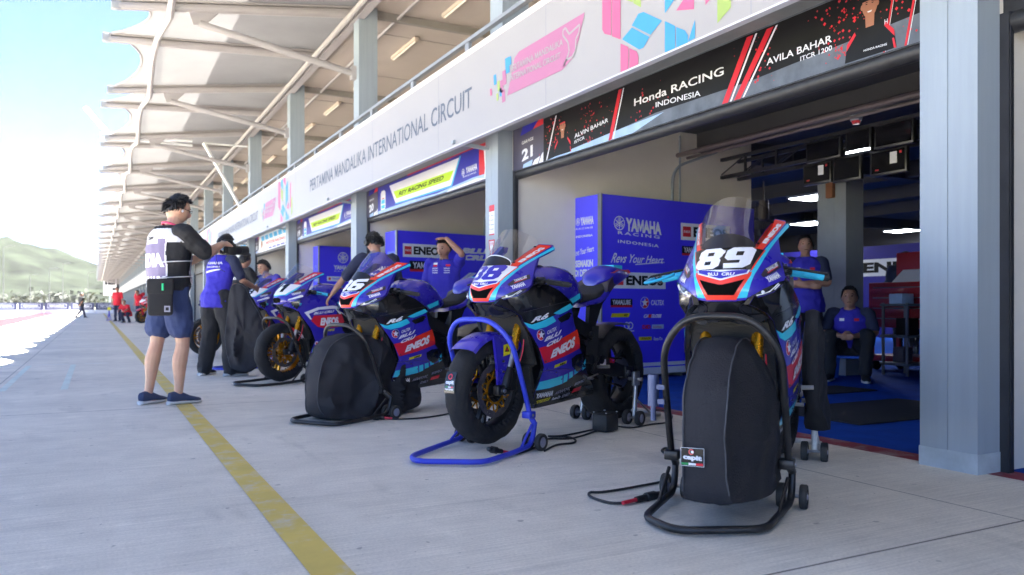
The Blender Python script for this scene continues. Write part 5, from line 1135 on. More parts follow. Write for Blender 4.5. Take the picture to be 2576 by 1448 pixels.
# ---------------------------------------------------------------- paddock stands, wheel covers, cables
def frame(o, head): return Matrix.Translation(o) @ Matrix.Rotation(head, 4, 'Z')
blkpaint = M('stand_black_paint', (.022, .021, .022), .35, .2, var=.5, scale=9); bluepaint = M('stand_blue_paint', '#2F3FC0', .42, var=.12, scale=10); silv = M('stand_aluminium', (.42, .42, .43), .38, .9, var=.25, scale=14); whpaint = M('stand_white_paint', (.62, .61, .58), .5, var=.25, scale=16)
wheelr = M('castor_rubber', (.035, .033, .032), .7, var=.3)
def castor(t, p, r=.05, w=.03):
    o = bpy.data.objects.new('castor', None); COL.objects.link(o); o.parent = t; o.location = p; o.empty_display_size = .05
    link('tyre', cached(('ct', r, w), lambda: G().lathe([(r*.6, -w/2), (r*.93, -w/2), (r, -w*.35), (r, w*.35), (r*.93, w/2), (r*.6, w/2)], n=24).mesh('tyre', wheelr, 40)), o)
    link('hub', cached(('ch', r, w), lambda: G().lathe([(0, -w*.56), (r*.2, -w*.56), (r*.25, -w*.4), (r*.62, -w*.38), (r*.62, w*.38), (r*.25, w*.4), (r*.2, w*.56), (0, w*.56)], n=20).mesh('hub', gryP, 40)), o)
def front_stand(label, o, head, base, paint, top=.755, hw=.25, low=.64):
    t = thing('paddock_stand', label, 'paddock stand', (o[0], o[1], 0), head, 'front paddock stands under the parked bikes')
    b0, b1 = Vector(base[0]+(.06,)), Vector(base[-1]+(.06,))
    r = .0148
    G().tube(fillet([b0+Vector((-.03, 0, .10))]+[Vector(base[0]+(.035,))]+[Vector(p+(.022,)) for p in base[1:-1]]+[Vector(base[-1]+(.035,))]+[b1+Vector((-.03, 0, .10))], .07), r, 12).build('base_tube', paint, t, 40)
    for s, b in ((1, b0), (-1, b1)): G().tube([b+Vector((-.03, 0, .09)), Vector((-.085, s*hw*.98, .21))], .017, 10).rbox(-.115, -.055, s*hw*.98-.03, s*hw*.98+.03, .185, .225, .006).build('socket', paint, t, 40)
    G().tube(fillet([(-.088, hw, .2), (-.06, hw, .285), (.015, hw*.99, .49), (.075, hw*.97, low), (.125, hw*.52, top), (.125, -hw*.52, top), (.075, -hw*.97, low), (.015, -hw*.99, .49), (-.06, -hw, .285), (-.088, -hw, .2)], .09, 7), r, 12).build('lifting_hoop', paint, t, 40)
    for s in (1, -1): G().tube([(-.09, s*hw, .19), (-.062, s*hw, .285)], .0125, 8).tube([(-.083, s*(hw-.03), .205), (-.083, s*(hw+.03), .205)], .008, 8).build('adjuster', steelM, t, 40)
    for b, c in ((base[0], base[1]), (base[-1], base[-2])): G().tube([(-.08, b[1], .15), (b[0]*.45+c[0]*.55, b[1]*.45+c[1]*.55, .03)], .008, 8).build('stay', paint, t, 40)
    for s, b in ((1, base[0]), (-1, base[-1])):
        G().tube([(b[0]-.03, b[1]-.05, .05), (b[0]-.03, b[1]+.05, .05)], .008, 8).build('axle', steelM, t)
        for d in (-.045, .045): castor(t, (b[0]-.03, b[1]+d, .05))
    return t
A89 = math.radians(216.5); A38 = HD(-.915, -.403); A36 = HD(-.93, -.36)
front_stand('scuffed black front stand of the nearest bike, its base tube open towards the camera', (2.2375, 2.4529), A89, [(-.19, .235), (.235, .20), (.40, -.09), (.27, -.25), (-.16, -.245)], blkpaint, .795, .236, .67)
front_stand('bright blue front stand holding the bike numbered 38', (2.04, 4.235), A38, [(-.08, .27), (.154, .305), (.43, .345), (.635, .05), (.55, -.07), (.25, -.165), (-.03, -.215)], bluepaint)
front_stand('black front stand behind the dark bag of the bike numbered 36', (1.706, 5.876), A36, [(-.10, .30), (.2, .33), (.42, .37), (.52, 0), (.45, -.10), (.2, -.19), (-.05, -.22)], blkpaint, .69, .25, .60)
front_stand('black front stand under the small bike numbered 71', (1.773, 8.77), HD(-.89, -.37), [(-.12, .25), (.2, .28), (.45, .28), (.55, 0), (.45, -.2), (.2, -.24), (-.1, -.24)], blkpaint, .70)
front_stand('blue front stand under the small bike numbered 8', (1.84, 11.0), HD(-.89, -.37), [(-.12, .25), (.2, .28), (.45, .28), (.55, 0), (.45, -.2), (.2, -.24), (-.1, -.24)], bluepaint, .70)
def rear_stand(label, o, head, paint):
    t = thing('paddock_stand', label, 'paddock stand', (o[0], o[1], 0), head, 'rear paddock stands under the parked bikes')
    G().tube(fillet([(-1.33, .22, .06), (-1.72, .22, .03), (-1.80, .12, .025), (-1.80, -.12, .025), (-1.72, -.22, .03), (-1.33, -.22, .06)], .08), .017, 12).build('base_tube', paint, t, 40)
    for s in (1, -1):
        G().tube([(-1.33, s*.22, .06), (-1.36, s*.215, .30)], .017, 10).rbox(-1.40, -1.32, s*.215-.012, s*.215+.012, .27, .37, .006).tube([(-1.375, s*.15, .315), (-1.375, s*.26, .315)], .013, 10).build('upright', paint, t, 40)
        G().tube([(-1.60, s*.22, .035), (-1.35, s*.22, .18)], .008, 8).build('stay', paint, t, 40)
        G().tube([(-1.32, s*.22-.06, .05), (-1.32, s*.22+.06, .05)], .008, 8).build('axle', steelM, t)
        for d in (-.05, .05): castor(t, (-1.32, s*.22+d, .05), .052, .034)
    return t
rear_stand('silver rear stand holding the bike numbered 38', (2.04, 4.235), A38, silv)
rear_stand('white rear stand holding the nearest bike', (2.2375, 2.4529), A89, whpaint)
# cloth covers over the wheels
coverM = M('cover_cloth', (.0125, .0125, .0175), .75, var=.2, scale=3, bump=.3, bscale=160)
pipeM = M('cover_piping', (.05, .053, .065), .6)
def wheel_cover(label, o, head, prof, cen, hw, bulge, seed, wr, fold, patch=False, off=0., piping=True):
    from mathutils import noise as nz
    t = thing('wheel_cover', label, 'wheel cover', o, head, 'black cloth covers over the bike wheels')
    P = spline([(x, 0, z) for x, z in prof]+[(prof[0][0], 0, prof[0][1])], 12)[:-1]; n = len(P); C = Vector((cen[0], 0, cen[1])); R = []; NS = 12
    zlo = min(p.z for p in P); xf = max(p.x for p in P); xr = min(p.x for p in P)
    def pt(i, s, sd):
        p = P[i % n]; q = p.lerp(C, s); a = 2*PI*i/n
        cl = lambda v: math.sin(PI/2*min(1, max(0, v)))**.8
        wt = min(1, max(0, (p.z-zlo-.03)/.14)); up = 1-wt+wt*min(1, s/(.75 if patch else .5))
        y = hw+bulge*(.35 if sd < 0 and patch else 1)*cl((xf-q.x)/.36)*cl((q.x-xr+.03)/.16)*cl(up)*(1+.12*math.sin(4*q.x+seed))
        f = fold*.5*s**.6*math.sin(5*a+seed*2+3*nz.noise(Vector((q.x*4, q.z*3, seed+sd))))*(1-s)
        f += fold*1.7*(1-2*abs(math.sin((q.x*22+q.z*6+seed*3+4.5*nz.noise(Vector((q.x*3, q.z*1.8, seed*2+sd))))*.5))**.7)*max(0, .8-1.4*abs(q.z-zlo-.22))*min(1, s*5)
        w = wr*(nz.noise(Vector((q.x*7+seed*9, sd*4, q.z*5)))+.7*nz.noise(Vector((q.x*16, sd*9+seed*5, q.z*13))))
        return Vector((q.x+w*.5, off+sd*(y+f+w), q.z+w*.4))
    for sd in (1, -1):
        ss = [k/NS for k in range(NS+1)]
        rows = [[pt(i, s*.97, sd) for i in range(n)] for s in ss]
        R.append(rows)
    g = G(); strip = [[R[1][0][i].lerp(R[0][0][i], k/4)+(P[i]-C).normalized()*(.012*math.sin(PI*k/4)) for i in range(n)] for k in range(5)]
    allr = R[1][::-1]+strip[1:4]+R[0]
    g.rings(allr); g.build('cloth', coverM, t, 50)
    if piping:
        g = G()
        for sd in (0, 1): g.tube([q+(P[i]-C).normalized()*.004 for i, q in enumerate(R[sd][0]) if P[i].z > zlo+.05 and P[i].x > cen[0]-.25], .0032, 6)
        g.build('piping', pipeM, t, 60)
    if patch:
        g = G(); x = max(q.x for q in strip[2])+.014; f = lambda d: (lambda u, v: (x+.0008*d-.06*abs(v-.3), u+off, v))
        g.mat(0).prism(rect(-.078, .258, .004, .322), f(0), lambda u, v: (x-.03, u, v)).mat(1).poly(rect(-.0795, .2565, .0055, .3235), f(-.5)).quadtext('capit', [(-.07, .277), (-.002, .274), (-.002, .296), (-.07, .299)], f(2), 0, .06)
        ring(g.mat(3), -.04, .309, .010, .0035, f(2)); g.mat(1).poly(circ(-.036, .309, .005), f(3))
        for k, m in enumerate((2, 1, 3)): g.mat(m).poly(rect(-.076+k*.026, .261, -.05+k*.026, .269), f(2))
        g.build('maker_patch', [blackP, whiteP, M('patch_green', '#1C8A4A', .6), crimP], t, 30)
    return t
wheel_cover('tall black cloth cover over the front wheel of the nearest bike, with small maker patch', (2.2375, 2.4529, .0), A89,
    [(.335, .125), (.352, .17), (.36, .28), (.35, .42), (.315, .54), (.235, .63), (.11, .69), (-.04, .70), (-.2, .66), (-.33, .55), (-.39, .36), (-.40, .17), (-.37, .11), (-.2, .105), (0, .108), (.2, .115)], (-.03, .36), .078, .105, 1, .006, .012, True)
wheel_cover('baggy black cloth cover over the front wheel of the bike numbered 36', (1.706, 5.876, .0), A36,
    [(.27, .02), (.345, .08), (.365, .20), (.335, .38), (.25, .54), (.12, .605), (-.06, .615), (-.22, .585), (-.42, .49), (-.60, .33), (-.60, .16), (-.48, .045), (-.18, .012), (.08, .01)], (-.06, .30), .085, .11, 2, .022, .030)
wheel_cover('black cloth cover hanging beside the rear wheel of the nearest bike', (2.2375, 2.4529, .02), A89,
    [(-1.22, .20), (-1.10, .30), (-1.03, .55), (-1.0, .74), (-1.08, .78), (-1.18, .66), (-1.33, .46), (-1.44, .32), (-1.42, .2), (-1.33, .15)], (-1.22, .42), .03, .035, 3, .008, .012, False, .235, False)
# tyre warmer leads and the box they plug into
cabM = M('cable_black', (.015, .015, .016), .55)
def cable(label, pts, r=.006, plug=None):
    g = G().tube(spline(pts, 8), r, 8)
    if plug is not None:
        a, b = [Vector(p) for p in plug]; d = b-a; g.tube([a, a+d*.25, a+d*.26, a+d*.6, a+d*.61, b], [.012, .016, .02, .02, .015, .013], 10)
        g.mat(1).tube([b, b+d*.5], .009, 8)
    return tag(g.build('cable', [cabM, crimP], None, 50), label, 'cable', 'tyre warmer leads on the ground')
def gp(px, py, z=.008):
    a = (px-1288)/2010; s = CAM_H-z; d = s*2010/(py-767); f = (.46189, .88694); r = (.88694, -.46189)
    return (d*(f[0]+r[0]*a), d*(f[1]+r[1]*a), z)
cable('black lead looping on the ground left of the nearest stand, with red-tailed plug', [gp(*p) for p in ((1690, 1150), (1665, 1135), (1680, 1130), (1700, 1180), (1690, 1205), (1600, 1225), (1520, 1238), (1484, 1240), (1490, 1252), (1540, 1266), (1590, 1262), (1660, 1245), (1690, 1238))], .006, (gp(1662, 1243, .015), gp(1600, 1258, .015)))
cable('black lead running from the blue stand to the power box', [gp(*p) for p in ((1255, 1135), (1300, 1142), (1360, 1120), (1380, 1105), (1440, 1103), (1500, 1085))], .006, (gp(1228, 1130, .06), gp(1262, 1136, .03)))
cable('black lead with wide loop behind the wheels of the blue stand', [gp(*p) for p in ((1370, 1135), (1400, 1120), (1440, 1115), (1448, 1108), (1430, 1100), (1380, 1098), (1420, 1096), (1500, 1080))])
cable('black lead lying between the bikes numbered 36 and 38', [gp(*p) for p in ((960, 1052), (1000, 1055), (1060, 1052), (1110, 1045), (1150, 1037), (1200, 1034))], .006, (gp(930, 1050, .02), gp(968, 1052, .015)))
cable('black lead trailing right from the power box towards the garage', [gp(*p) for p in ((1545, 1072), (1590, 1076), (1640, 1068), (1680, 1062), (1690, 1045), (1660, 1032), (1600, 1040))])
bx = thing('power_box', 'small black power box on the ground behind the bike numbered 38', 'power box', gp(1523, 1086, 0), math.radians(20))
G().rbox(-.07, .07, -.06, .06, .006, .12, .012).build('case', M('box_plastic', (.02, .02, .022), .5, bump=.2, bscale=150), bx, 30)
G().rbox(-.065, .065, -.055, .055, .1205, .128, .003).build('lid', gripB, bx, 30)
g = G()
for x in (-.06, .06):
    for y in (-.05, .05): g.lathe([(0, .133), (.006, .133), (.007, .128)], (x, y, 0), (0, 0, 1), 8)
g.build('screw', steelM, bx)
# loose tool holder on the nearest stand
g = G().tube([(.02, -.285, .42), (.02, -.285, .55)], .024, 12).bar((.02, -.235, .50), (.02, -.285, .50), .03, .02).bar((.02, -.235, .44), (.02, -.30, .44), .025, .02).tube([(.02, -.285, .36), (.02, -.285, .42)], .012, 8)
g.T = None
tag(g.build('pin_holder', M('holder_blue_grey', '#4A5578', .4, .3), None, 40, (2.2375, 2.4529, 0)), 'blue grey metal holder clamped to the far leg of the nearest stand', 'holder').rotation_euler = (0, 0, A89)
# small post sign by the yellow line far down the lane
mk = thing('marker_post', 'small dark post with round yellow top beside the yellow line far off', 'marker post', (.62, 47, 0))
G().box(-.12, .12, -.12, .12, 0, .04).tube([(0, 0, .04), (0, 0, .55)], .03, 8).bar((-.1, 0, .02), (0, 0, .5), .03, .03).bar((.1, 0, .02), (0, 0, .5), .03, .03).build('stem', blueP, mk)
G().lathe([(0, -.02), (.09, -.02), (.09, .02), (0, .02)], (0, 0, .62), (0, 1, 0), 16).build('disc', yelP, mk)
# ---------------------------------------------------------------- people
skinM = M('skin', (.36, .19, .125), .5, var=.1, scale=8, bump=.1, bscale=120); skinL = M('skin_light', (.50, .30, .21), .5, var=.08, scale=8, bump=.1, bscale=120)
hairM = M('hair_black', (.010, .009, .009), .45, var=.3, scale=60, stretch=(1, 1, 1)); eyeM = M('eye_dark', (.015, .012, .012), .2)
teamB = M('shirt_team_blue', '#332BA8', .8, var=.08, scale=5, bump=.3, bscale=220); navyC = M('cloth_navy', '#252B45', .85, var=.1, scale=5, bump=.35, bscale=200); blkC = M('cloth_black', (.016, .016, .019), .85, var=.2, scale=5, bump=.35, bscale=200)
whC = M('cloth_white', (.72, .72, .75), .8, bump=.3, bscale=200); shortC = M('shorts_navy', '#2C3A63', .85, var=.1, scale=5, bump=.3, bscale=200); vestC = M('vest_slate', '#7B7290', .8, var=.06, scale=5, bump=.3, bscale=220)
redC = M('cloth_red', '#C81E30', .85, var=.1); shoeN = M('shoe_navy', '#33405F', .8, bump=.5, bscale=250); soleM = M('sole_white', (.6, .6, .6), .6); shoeK = M('shoe_black', (.02, .02, .022), .6)
V = Vector
for _m in (skinM, skinL):
    _b = _m.node_tree.nodes['Principled BSDF']; _b.inputs['Subsurface Weight'].default_value = .25; _b.inputs['Subsurface Scale'].default_value = .012; _b.inputs['Subsurface Radius'].default_value = (1, .35, .2)
def ellring(c, ax, lat, a, b, n=18):
    ax = ax.normalized(); lat = (lat-ax*lat.dot(ax)).normalized(); dep = lat.cross(ax)
    return [c+lat*(a*math.cos(2*PI*j/n))+dep*(b*math.sin(2*PI*j/n)) for j in range(n)]
def torso(g, J, grow=0, lo=0, hi=1, belly=0):
    bk = J.get('bulk', 1)
    P, W, Cc, N = J['pelvis'], J['waist'], J['chest'], J['neck']; lat = J['lat']
    S_ = [(P+V((0, 0, -.10)), .135, .10), (P, .165, .115), (W, .148, .108+belly), (Cc, .172, .118), (Cc.lerp(N, .45), .182, .112), (Cc.lerp(N, .75), .135, .09), (N, .065, .065)]
    pts = S_[lo:len(S_)-(1-hi)] if hi < 1 else S_[lo:]
    ax = [(pts[min(i+1, len(pts)-1)][0]-pts[max(i-1, 0)][0]) for i in range(len(pts))]
    R = [ellring(p, a, lat, x*bk+grow, y*bk+grow) for (p, x, y), a in zip(pts, ax)]
    # resample for roundness
    out = []
    for i in range(len(R)-1):
        for k in range(3): out.append([a.lerp(b, k/3) for a, b in zip(R[i], R[i+1])])
    out.append(R[-1]); g.rings(out)
def limb(g, pts, rad, n=12, per=4):
    P = spline(pts, per); m = len(pts)-1; R = []
    for i in range(len(P)):
        u = i/per; k = min(int(u), m-1); t = u-k; R.append(rad[k]*(1-t)+rad[k+1]*t)
    g.tube(P, R, n)
    g.sphere(P[0], R[0], 10, 8); g.sphere(P[-1], R[-1], 10, 8)
def hand(g, w, d, nrm, curl=.6, side=1, sc=1.):
    d = d.normalized(); nrm = (nrm-d*nrm.dot(d)).normalized(); lat = d.cross(nrm)*side
    c = w+d*.045*sc
    R = []
    for k in range(5):
        t = k/4; p = w+d*(.0+.088*t)*sc; R.append(ellring(p, d, lat, (.024+.018*math.sin(t*PI*.6))*sc, (.016-.004*t)*sc, 10))
    g.rings(R)
    for i, l in enumerate((.068, .078, .072, .056)):
        b = w+d*.085*sc+lat*(.03-.0195*i)*sc; p = [b]; a = 0
        for q in (.45, .32, .25):
            a += curl*(.5+.1*i); p.append(p[-1]+(d*math.cos(a)+nrm*math.sin(a))*l*q*sc)
        g.tube([b-d*.02*sc]+p, [.0095*sc, .0098*sc, .009*sc, .0082*sc, .0065*sc], 7)
    b = w+d*.025*sc+lat*.028*sc; p1 = b+(lat*.75+d*.6+nrm*.25).normalized()*.038*sc; p2 = p1+(d*.9+lat*.2+nrm*.35*max(.5, curl)).normalized()*.032*sc
    g.tube([b-lat*.01*sc, b, p1, p2], [.013*sc, .013*sc, .0105*sc, .0075*sc], 7)
def headfn(p, d):
    f = d.x
    if p.z < 0: k = 1-.30*(-p.z/.118)**1.5; p = V((p.x*(1-.10*(-p.z/.118)), p.y*k, p.z))
    if f > 0:
        p.x -= .010*math.exp(-((p.z-.012)/.018)**2)*math.exp(-((abs(p.y)-.032)/.018)**2)   # eye sockets
        p.x += .020*math.exp(-((p.z+.020)/.020)**2)*math.exp(-(p.y/.012)**2)+.010*math.exp(-((p.z-.004)/.02)**2)*math.exp(-(p.y/.010)**2)
        p.x += .006*math.exp(-((p.z+.058)/.012)**2)*math.exp(-(p.y/.022)**2)+.008*math.exp(-((p.z+.092)/.014)**2)*math.exp(-(p.y/.022)**2)
        p.x += .004*math.exp(-((p.z-.035)/.012)**2)*math.exp(-(p.y/.045)**2)
    return p
def person(label, loc, head, J, top=None, legs='trousers', topm=teamB, sleevem=None, legm=blkC, skin=skinM, sleeve=.55, hair='short', shoes=shoeK, vox=.014, sc=1., group=None, gloves=None, face=True, seed=1, hem=1., baggy=0., cat='person', low=False, extra_hand={}):
    t = thing('person', label, cat, loc, head, group)
    D = dict(pelvis=(0, 0, .95), waist=(0, 0, 1.07), chest=(0, 0, 1.25), neck=(0, 0, 1.455), head=(.03, 0, 1.58), lat=(0, 1, 0), hyaw=0, hpitch=0,
             ls=(0, .185, 1.395), rs=(0, -.185, 1.395), le=(-.02, .24, 1.12), re=(-.02, -.24, 1.12), lw=(.05, .25, .88), rw=(.05, -.25, .88),
             lh=(0, .095, .92), rh=(0, -.095, .92), lk=(.02, .105, .49), rk=(.02, -.105, .49), la=(-.02, .11, .085), ra=(-.02, -.11, .085), ltoe=.15, rtoe=-.15, ld=None, rd=None, ln=None, rn=None, curl=.55)
    D.update(J); J = {k: (V(v)*(sc if k != 'lat' else 1) if isinstance(v, tuple) else v) for k, v in D.items()}
    g = G(); torso(g, J, 0)
    n0 = J['neck']; hd = J['head']
    limb(g, [n0-(n0-J['chest']).normalized()*.06, n0.lerp(hd, .3), n0.lerp(hd, .75)], [.062*sc, .054*sc, .052*sc])
    HM = Matrix.Translation(hd) @ Matrix.Rotation(J['hyaw'], 4, 'Z') @ Matrix.Rotation(J['hpitch'], 4, 'Y') @ Matrix.Scale(sc, 4)
    g.T = HM; g.sphere((0, 0, 0), (.098, .077, .118), 36 if not low else 14, 28 if not low else 10, headfn)
    for s in (1, -1): g.sphere((-.008, s*.078, -.008), (.018, .008, .03), 8, 8)
    g.T = None
    for a in 'lr':
        s = 1 if a == 'l' else -1
        S0, E_, W_ = J[a+'s'], J[a+'e'], J[a+'w']
        limb(g, [S0, S0.lerp(E_, .5), E_, E_.lerp(W_, .35), W_], [.052*sc, .046*sc, .039*sc, .040*sc, .026*sc])
        g.sphere(S0, .058*sc, 12, 8)
        d = V(J[a+'d']) if J[a+'d'] else (W_-E_); nr = V(J[a+'n']) if J[a+'n'] else V((0, -s, 0))
        if not low: hand(g, W_, d, nr, J['curl'], -1 if d.normalized().cross(nr).dot(V((1, 0, .6))) < 0 else 1, sc)
        else: g.sphere(W_+d.normalized()*.05, .04, 8, 6)
        H_, K_, A_ = J[a+'h'], J[a+'k'], J[a+'a']
        cb = (K_-H_).cross(A_-K_); back = V((-.02, 0, 0))
        limb(g, [H_, H_.lerp(K_, .5), K_, K_.lerp(A_, .35)+back*.6, K_.lerp(A_, .75), A_], [.09*sc, .078*sc, .054*sc, .061*sc, .039*sc, .034*sc])
        tv = V((math.cos(J[a+'toe']), math.sin(J[a+'toe']), 0)); g.tube([A_-tv*.03+V((0, 0, -.04)), A_+tv*.06+V((0, 0, -.045)), A_+tv*.14+V((0, 0, -.055))], [.03, .035, .02], 8)
    link('body', remesh(g, 'body', [skin], vox*.75 if not low else vox, 3 if not low else 2), t)
    # clothes
    g = G(); torso(g, J, .020 if not low else .03, 0 if hem >= 0 else 1)
    if hem > 0: g.rings([ellring(J['pelvis']+((J['waist']-J['pelvis'])*k if k > 0 else V((0, 0, .12*k))), V((0, 0, 1)), J['lat'], a, b) for k, a, b in ((1.0, .172, .13), (.4, .187, .142), (0, .2, .156), (-.6, .208, .162), (-1.2, .21, .162))])
    slv = G()
    for a in 'lr':
        S0, E_, W_ = J[a+'s'], J[a+'e'], J[a+'w']; q = S0.lerp(E_, min(1, sleeve*1.4)) if sleeve <= .72 else E_
        tgt = slv if sleevem else g
        inner = S0+(J['chest'].lerp(J['neck'], .6)-S0)*.35
        bk = J.get('bulk', 1); pts, rad = [inner, S0, S0.lerp(q, .5), q], [.062*sc*bk, .068*sc*bk, .067*sc*bk, .064*sc*bk]
        if sleeve > .72: pts += [E_.lerp(W_, .9)]; rad[-1] = .055*sc; rad += [.04*sc]
        limb(tgt, pts, rad)
    sh = link('shirt', remesh(g, 'shirt', [topm], vox, 2, .013, .10, seed), t)
    if sleevem and slv.v: link('sleeves', remesh(slv, 'sleeves', [sleevem], vox, 2, .006, .08, seed+3), t)
    g = G(); P = J['pelvis']
    R = [ellring(P+V((0, 0, z)), V((0, 0, 1)), J['lat'], a, b) for z, a, b in (((.06, .178, .138), (.0, .187, .143), (-.06, .189, .143), (-.12, .17, .125)) if hem <= 0 else ((.02, .162, .118), (-.06, .174, .13), (-.12, .168, .122)))]
    g.rings(R)
    for a in 'lr':
        H_, K_, A_ = J[a+'h'], J[a+'k'], J[a+'a']
        if legs == 'shorts': limb(g, [H_, H_.lerp(K_, .4), H_.lerp(K_, .70)], [.108*sc, .108*sc, .106*sc])
        else: limb(g, [H_, H_.lerp(K_, .5), K_, K_.lerp(A_, .5), A_+V((0, 0, .0))], [(.104+baggy)*sc, (.094+baggy)*sc, (.076+baggy)*sc, (.07+baggy*1.2)*sc, (.064+baggy*1.2)*sc])
    link(legs, remesh(g, legs, [legm], vox, 2, .014, .11, seed+5), t)
    for a in 'lr':
        A_ = J[a+'a']; th = J[a+'toe']; sg = G(); sg.T = Matrix.Translation((A_.x, A_.y, A_.z-.085*sc)) @ Matrix.Rotation(th, 4, 'Z')
        def sr(x, w, z0, z1): return [V((x, w*math.cos(2*PI*j/12)*(1 if True else 1), z0+(z1-z0)*(.5+.5*math.sin(2*PI*j/12)))) for j in range(12)]
        sg.mat(0).rings([sr(*q) for q in ((-.085, .02, .03, .07), (-.075, .036, .02, .105), (-.02, .042, .02, .115), (.04, .044, .02, .10), (.10, .048, .02, .07), (.15, .046, .02, .055), (.185, .03, .02, .045), (.195, .01, .025, .035))])
        sg.mat(1).rings([sr(*q) for q in ((-.095, .02, .0, .035), (-.085, .038, 0, .037), (-.02, .042, 0, .034), (.10, .05, 0, .03), (.16, .046, .002, .03), (.195, .028, .005, .03), (.205, .01, .01, .028))])
        sg.build('shoe', [shoes, soleM], t, 50)
    # hair
    if hair:
        R0 = random.Random(seed); g = G(); g.T = HM
        def keep(d): return d.z > .05-.55*(-d.x) if d.x < .2 else d.z > (.52 if hair == 'messy' else .45)+.2*d.x
        n, m = (30, 20) if not low else (12, 8)
        vs = {}; F = []
        def vv(i, j):
            tt = PI*i/m; aa = 2*PI*j/n; return V((math.sin(tt)*math.cos(aa), math.sin(tt)*math.sin(aa), math.cos(tt)))
        for i in range(m):
            for j in range(n):
                dc = (vv(i, j)+vv(i+1, j+1))/2
                if keep(dc.normalized()):
                    q = [vv(i, j), vv(i+1, j), vv(i+1, j+1), vv(i, j+1)]
                    g.add([V((d.x*.110-.004, d.y*.088, d.z*.128+.004)) for d in q], [(0, 1, 2, 3)])
        if not low:
            for k in range(900):
                z = R0.uniform(-.3, 1); aa = R0.uniform(0, 2*PI); s_ = math.sqrt(1-z*z); d = V((s_*math.cos(aa), s_*math.sin(aa), z))
                if not keep(d): continue
                b = V((d.x*.108-.004, d.y*.087, d.z*.127+.004)); L = R0.uniform(.012, .026)*(1.5 if hair == 'messy' else .9)
                tip = b+(d*(.55 if hair == 'messy' else .35)+V((.7 if d.z > .5 else -.1, R0.gauss(0, .3), (-.1 if d.z > .5 else -.8)+R0.gauss(0, .3)))).normalized()*L; u = d.orthogonal().normalized()*.0065; w = d.cross(u).normalized()*.0065
                g.add([b+u, b-u*.5+w, b-u*.5-w, tip], [(0, 1, 3), (1, 2, 3), (2, 0, 3)])
        if hair == 'cap':
            g.mat(0)
        g.build('hair', hairM, t, 60)
    if face and not low:
        g = G(); g.T = HM
        for s in (1, -1): g.sphere((.0835, s*.031, .012), (.006, .013, .0055), 8, 6).tube([(.086, s*.016, .031), (.088, s*.032, .036), (.078, s*.05, .03)], .003, 5)
        g.tube([(.083, -.02, -.058), (.0915, 0, -.056), (.083, .02, -.058)], .0025, 5); g.build('facial_features', eyeM, t, 50)
    return t, J, HM, sh
def decal_on(obj, txt, o, u, v, ray, m, name='print', off=.004, bold=.03, parent=None, shape=None, step=.012):
    """print lettering or a shape onto a clothing mesh by casting it along a direction"""
    me = obj.data; bv = BVHTree.FromPolygons([x.co for x in me.vertices], [tuple(p.vertices) for p in me.polygons]); o, u, v, ray = V(o), V(u), V(v), V(ray).normalized()
    g = G(); miss = set()
    if shape: g.poly(shape, lambda a, b: o+u*a+v*b-ray*.5, step)
    else: g.quadtext(txt, rect(0, 0, 1, 1), lambda a, b: o+u*a+v*b-ray*.5, .06, bold)
    for i, p in enumerate(g.v):
        h, nr, _, dd = bv.ray_cast(V(p), ray, 1.2)
        if h is None: miss.add(i)
        else: g.v[i] = (h-ray*off)[:]
    fm = [(f, k) for f, k in zip(g.f, g.m) if not any(i in miss for i in f)]
    g.f = [a for a, _ in fm]; g.m = [b for _, b in fm]
    if g.f: return g.build(name, m, parent or obj.parent, 60)
# photographer -------------------------------------------------
ph, J, HM, sh = person('photographer in a grey media vest and navy shorts, seen from behind at the left', (.575, 7.36, 0), HD(.89, .35),
    dict(pelvis=(-.02, 0, .96), waist=(-.03, 0, 1.08), chest=(-.02, 0, 1.26), neck=(.0, 0, 1.46), head=(.05, 0, 1.60), hpitch=.28, hyaw=-.12, bulk=1.17, ls=(0, .20, 1.395), rs=(0, -.205, 1.395), re=(.17, -.235, 1.235), rw=(.40, -.09, 1.335), le=(.17, .20, 1.16), lw=(.40, .06, 1.27), lh=(-.03, .095, .93), rh=(-.02, -.095, .93),
         rk=(.04, -.10, .50), lk=(-.08, .10, .50), ra=(.0, -.105, .085), la=(-.15, .105, .085), rtoe=-.05, ltoe=.35, rd=(1, .35, .05), rn=(.2, .5, -.6), ld=(1, -.2, .3), ln=(0, 0, 1), curl=.8),
    legs='shorts', topm=blkC, legm=shortC, skin=skinL, sleeve=.62, hair='messy', shoes=shoeN, vox=.009, sc=1.03, seed=2, hem=0)
def vest():
    g = G(); torso(g, J, .037, 1); me = remesh(g, 'vest', [vestC, whC, blkC], .010, 3, .006, .1, 9)
    bm = bmesh.new(); bm.from_mesh(me); kill = []
    for f in bm.faces:
        c = f.calc_center_median(); n = f.normal; y = abs(c.y)
        if c.z < .99 or c.z > 1.475 or (y > .172 and c.z < 1.36) or (c.z > 1.41 and c.x > .03 and y < .06): kill.append(f)
        elif c.z > 1.345+.04*(y > .1): f.material_index = 1
        elif 1.03 < c.z < 1.075: f.material_index = 1 if (int((c.y+1)/.022)+int(c.z/.0225)) % 2 else 0
        elif c.z <= 1.03: f.material_index = 1
        elif y > .163: f.material_index = 1
    bmesh.ops.delete(bm, geom=kill, context='FACES'); bm.to_mesh(me); bm.free(); return me
vo = link('vest', vest(), ph)
decal_on(vo, 'MEDIA', (-.5, .165, 1.15), (0, -.325, 0), (0, 0, .115), (1, 0, 0), whC, 'vest_lettering', .005, .07)
decal_on(vo, 'OFF', (-.5, .05, 1.375), (0, -.10, 0), (0, 0, .03), (1, 0, 0), blkC, 'vest_number', .005, .05)
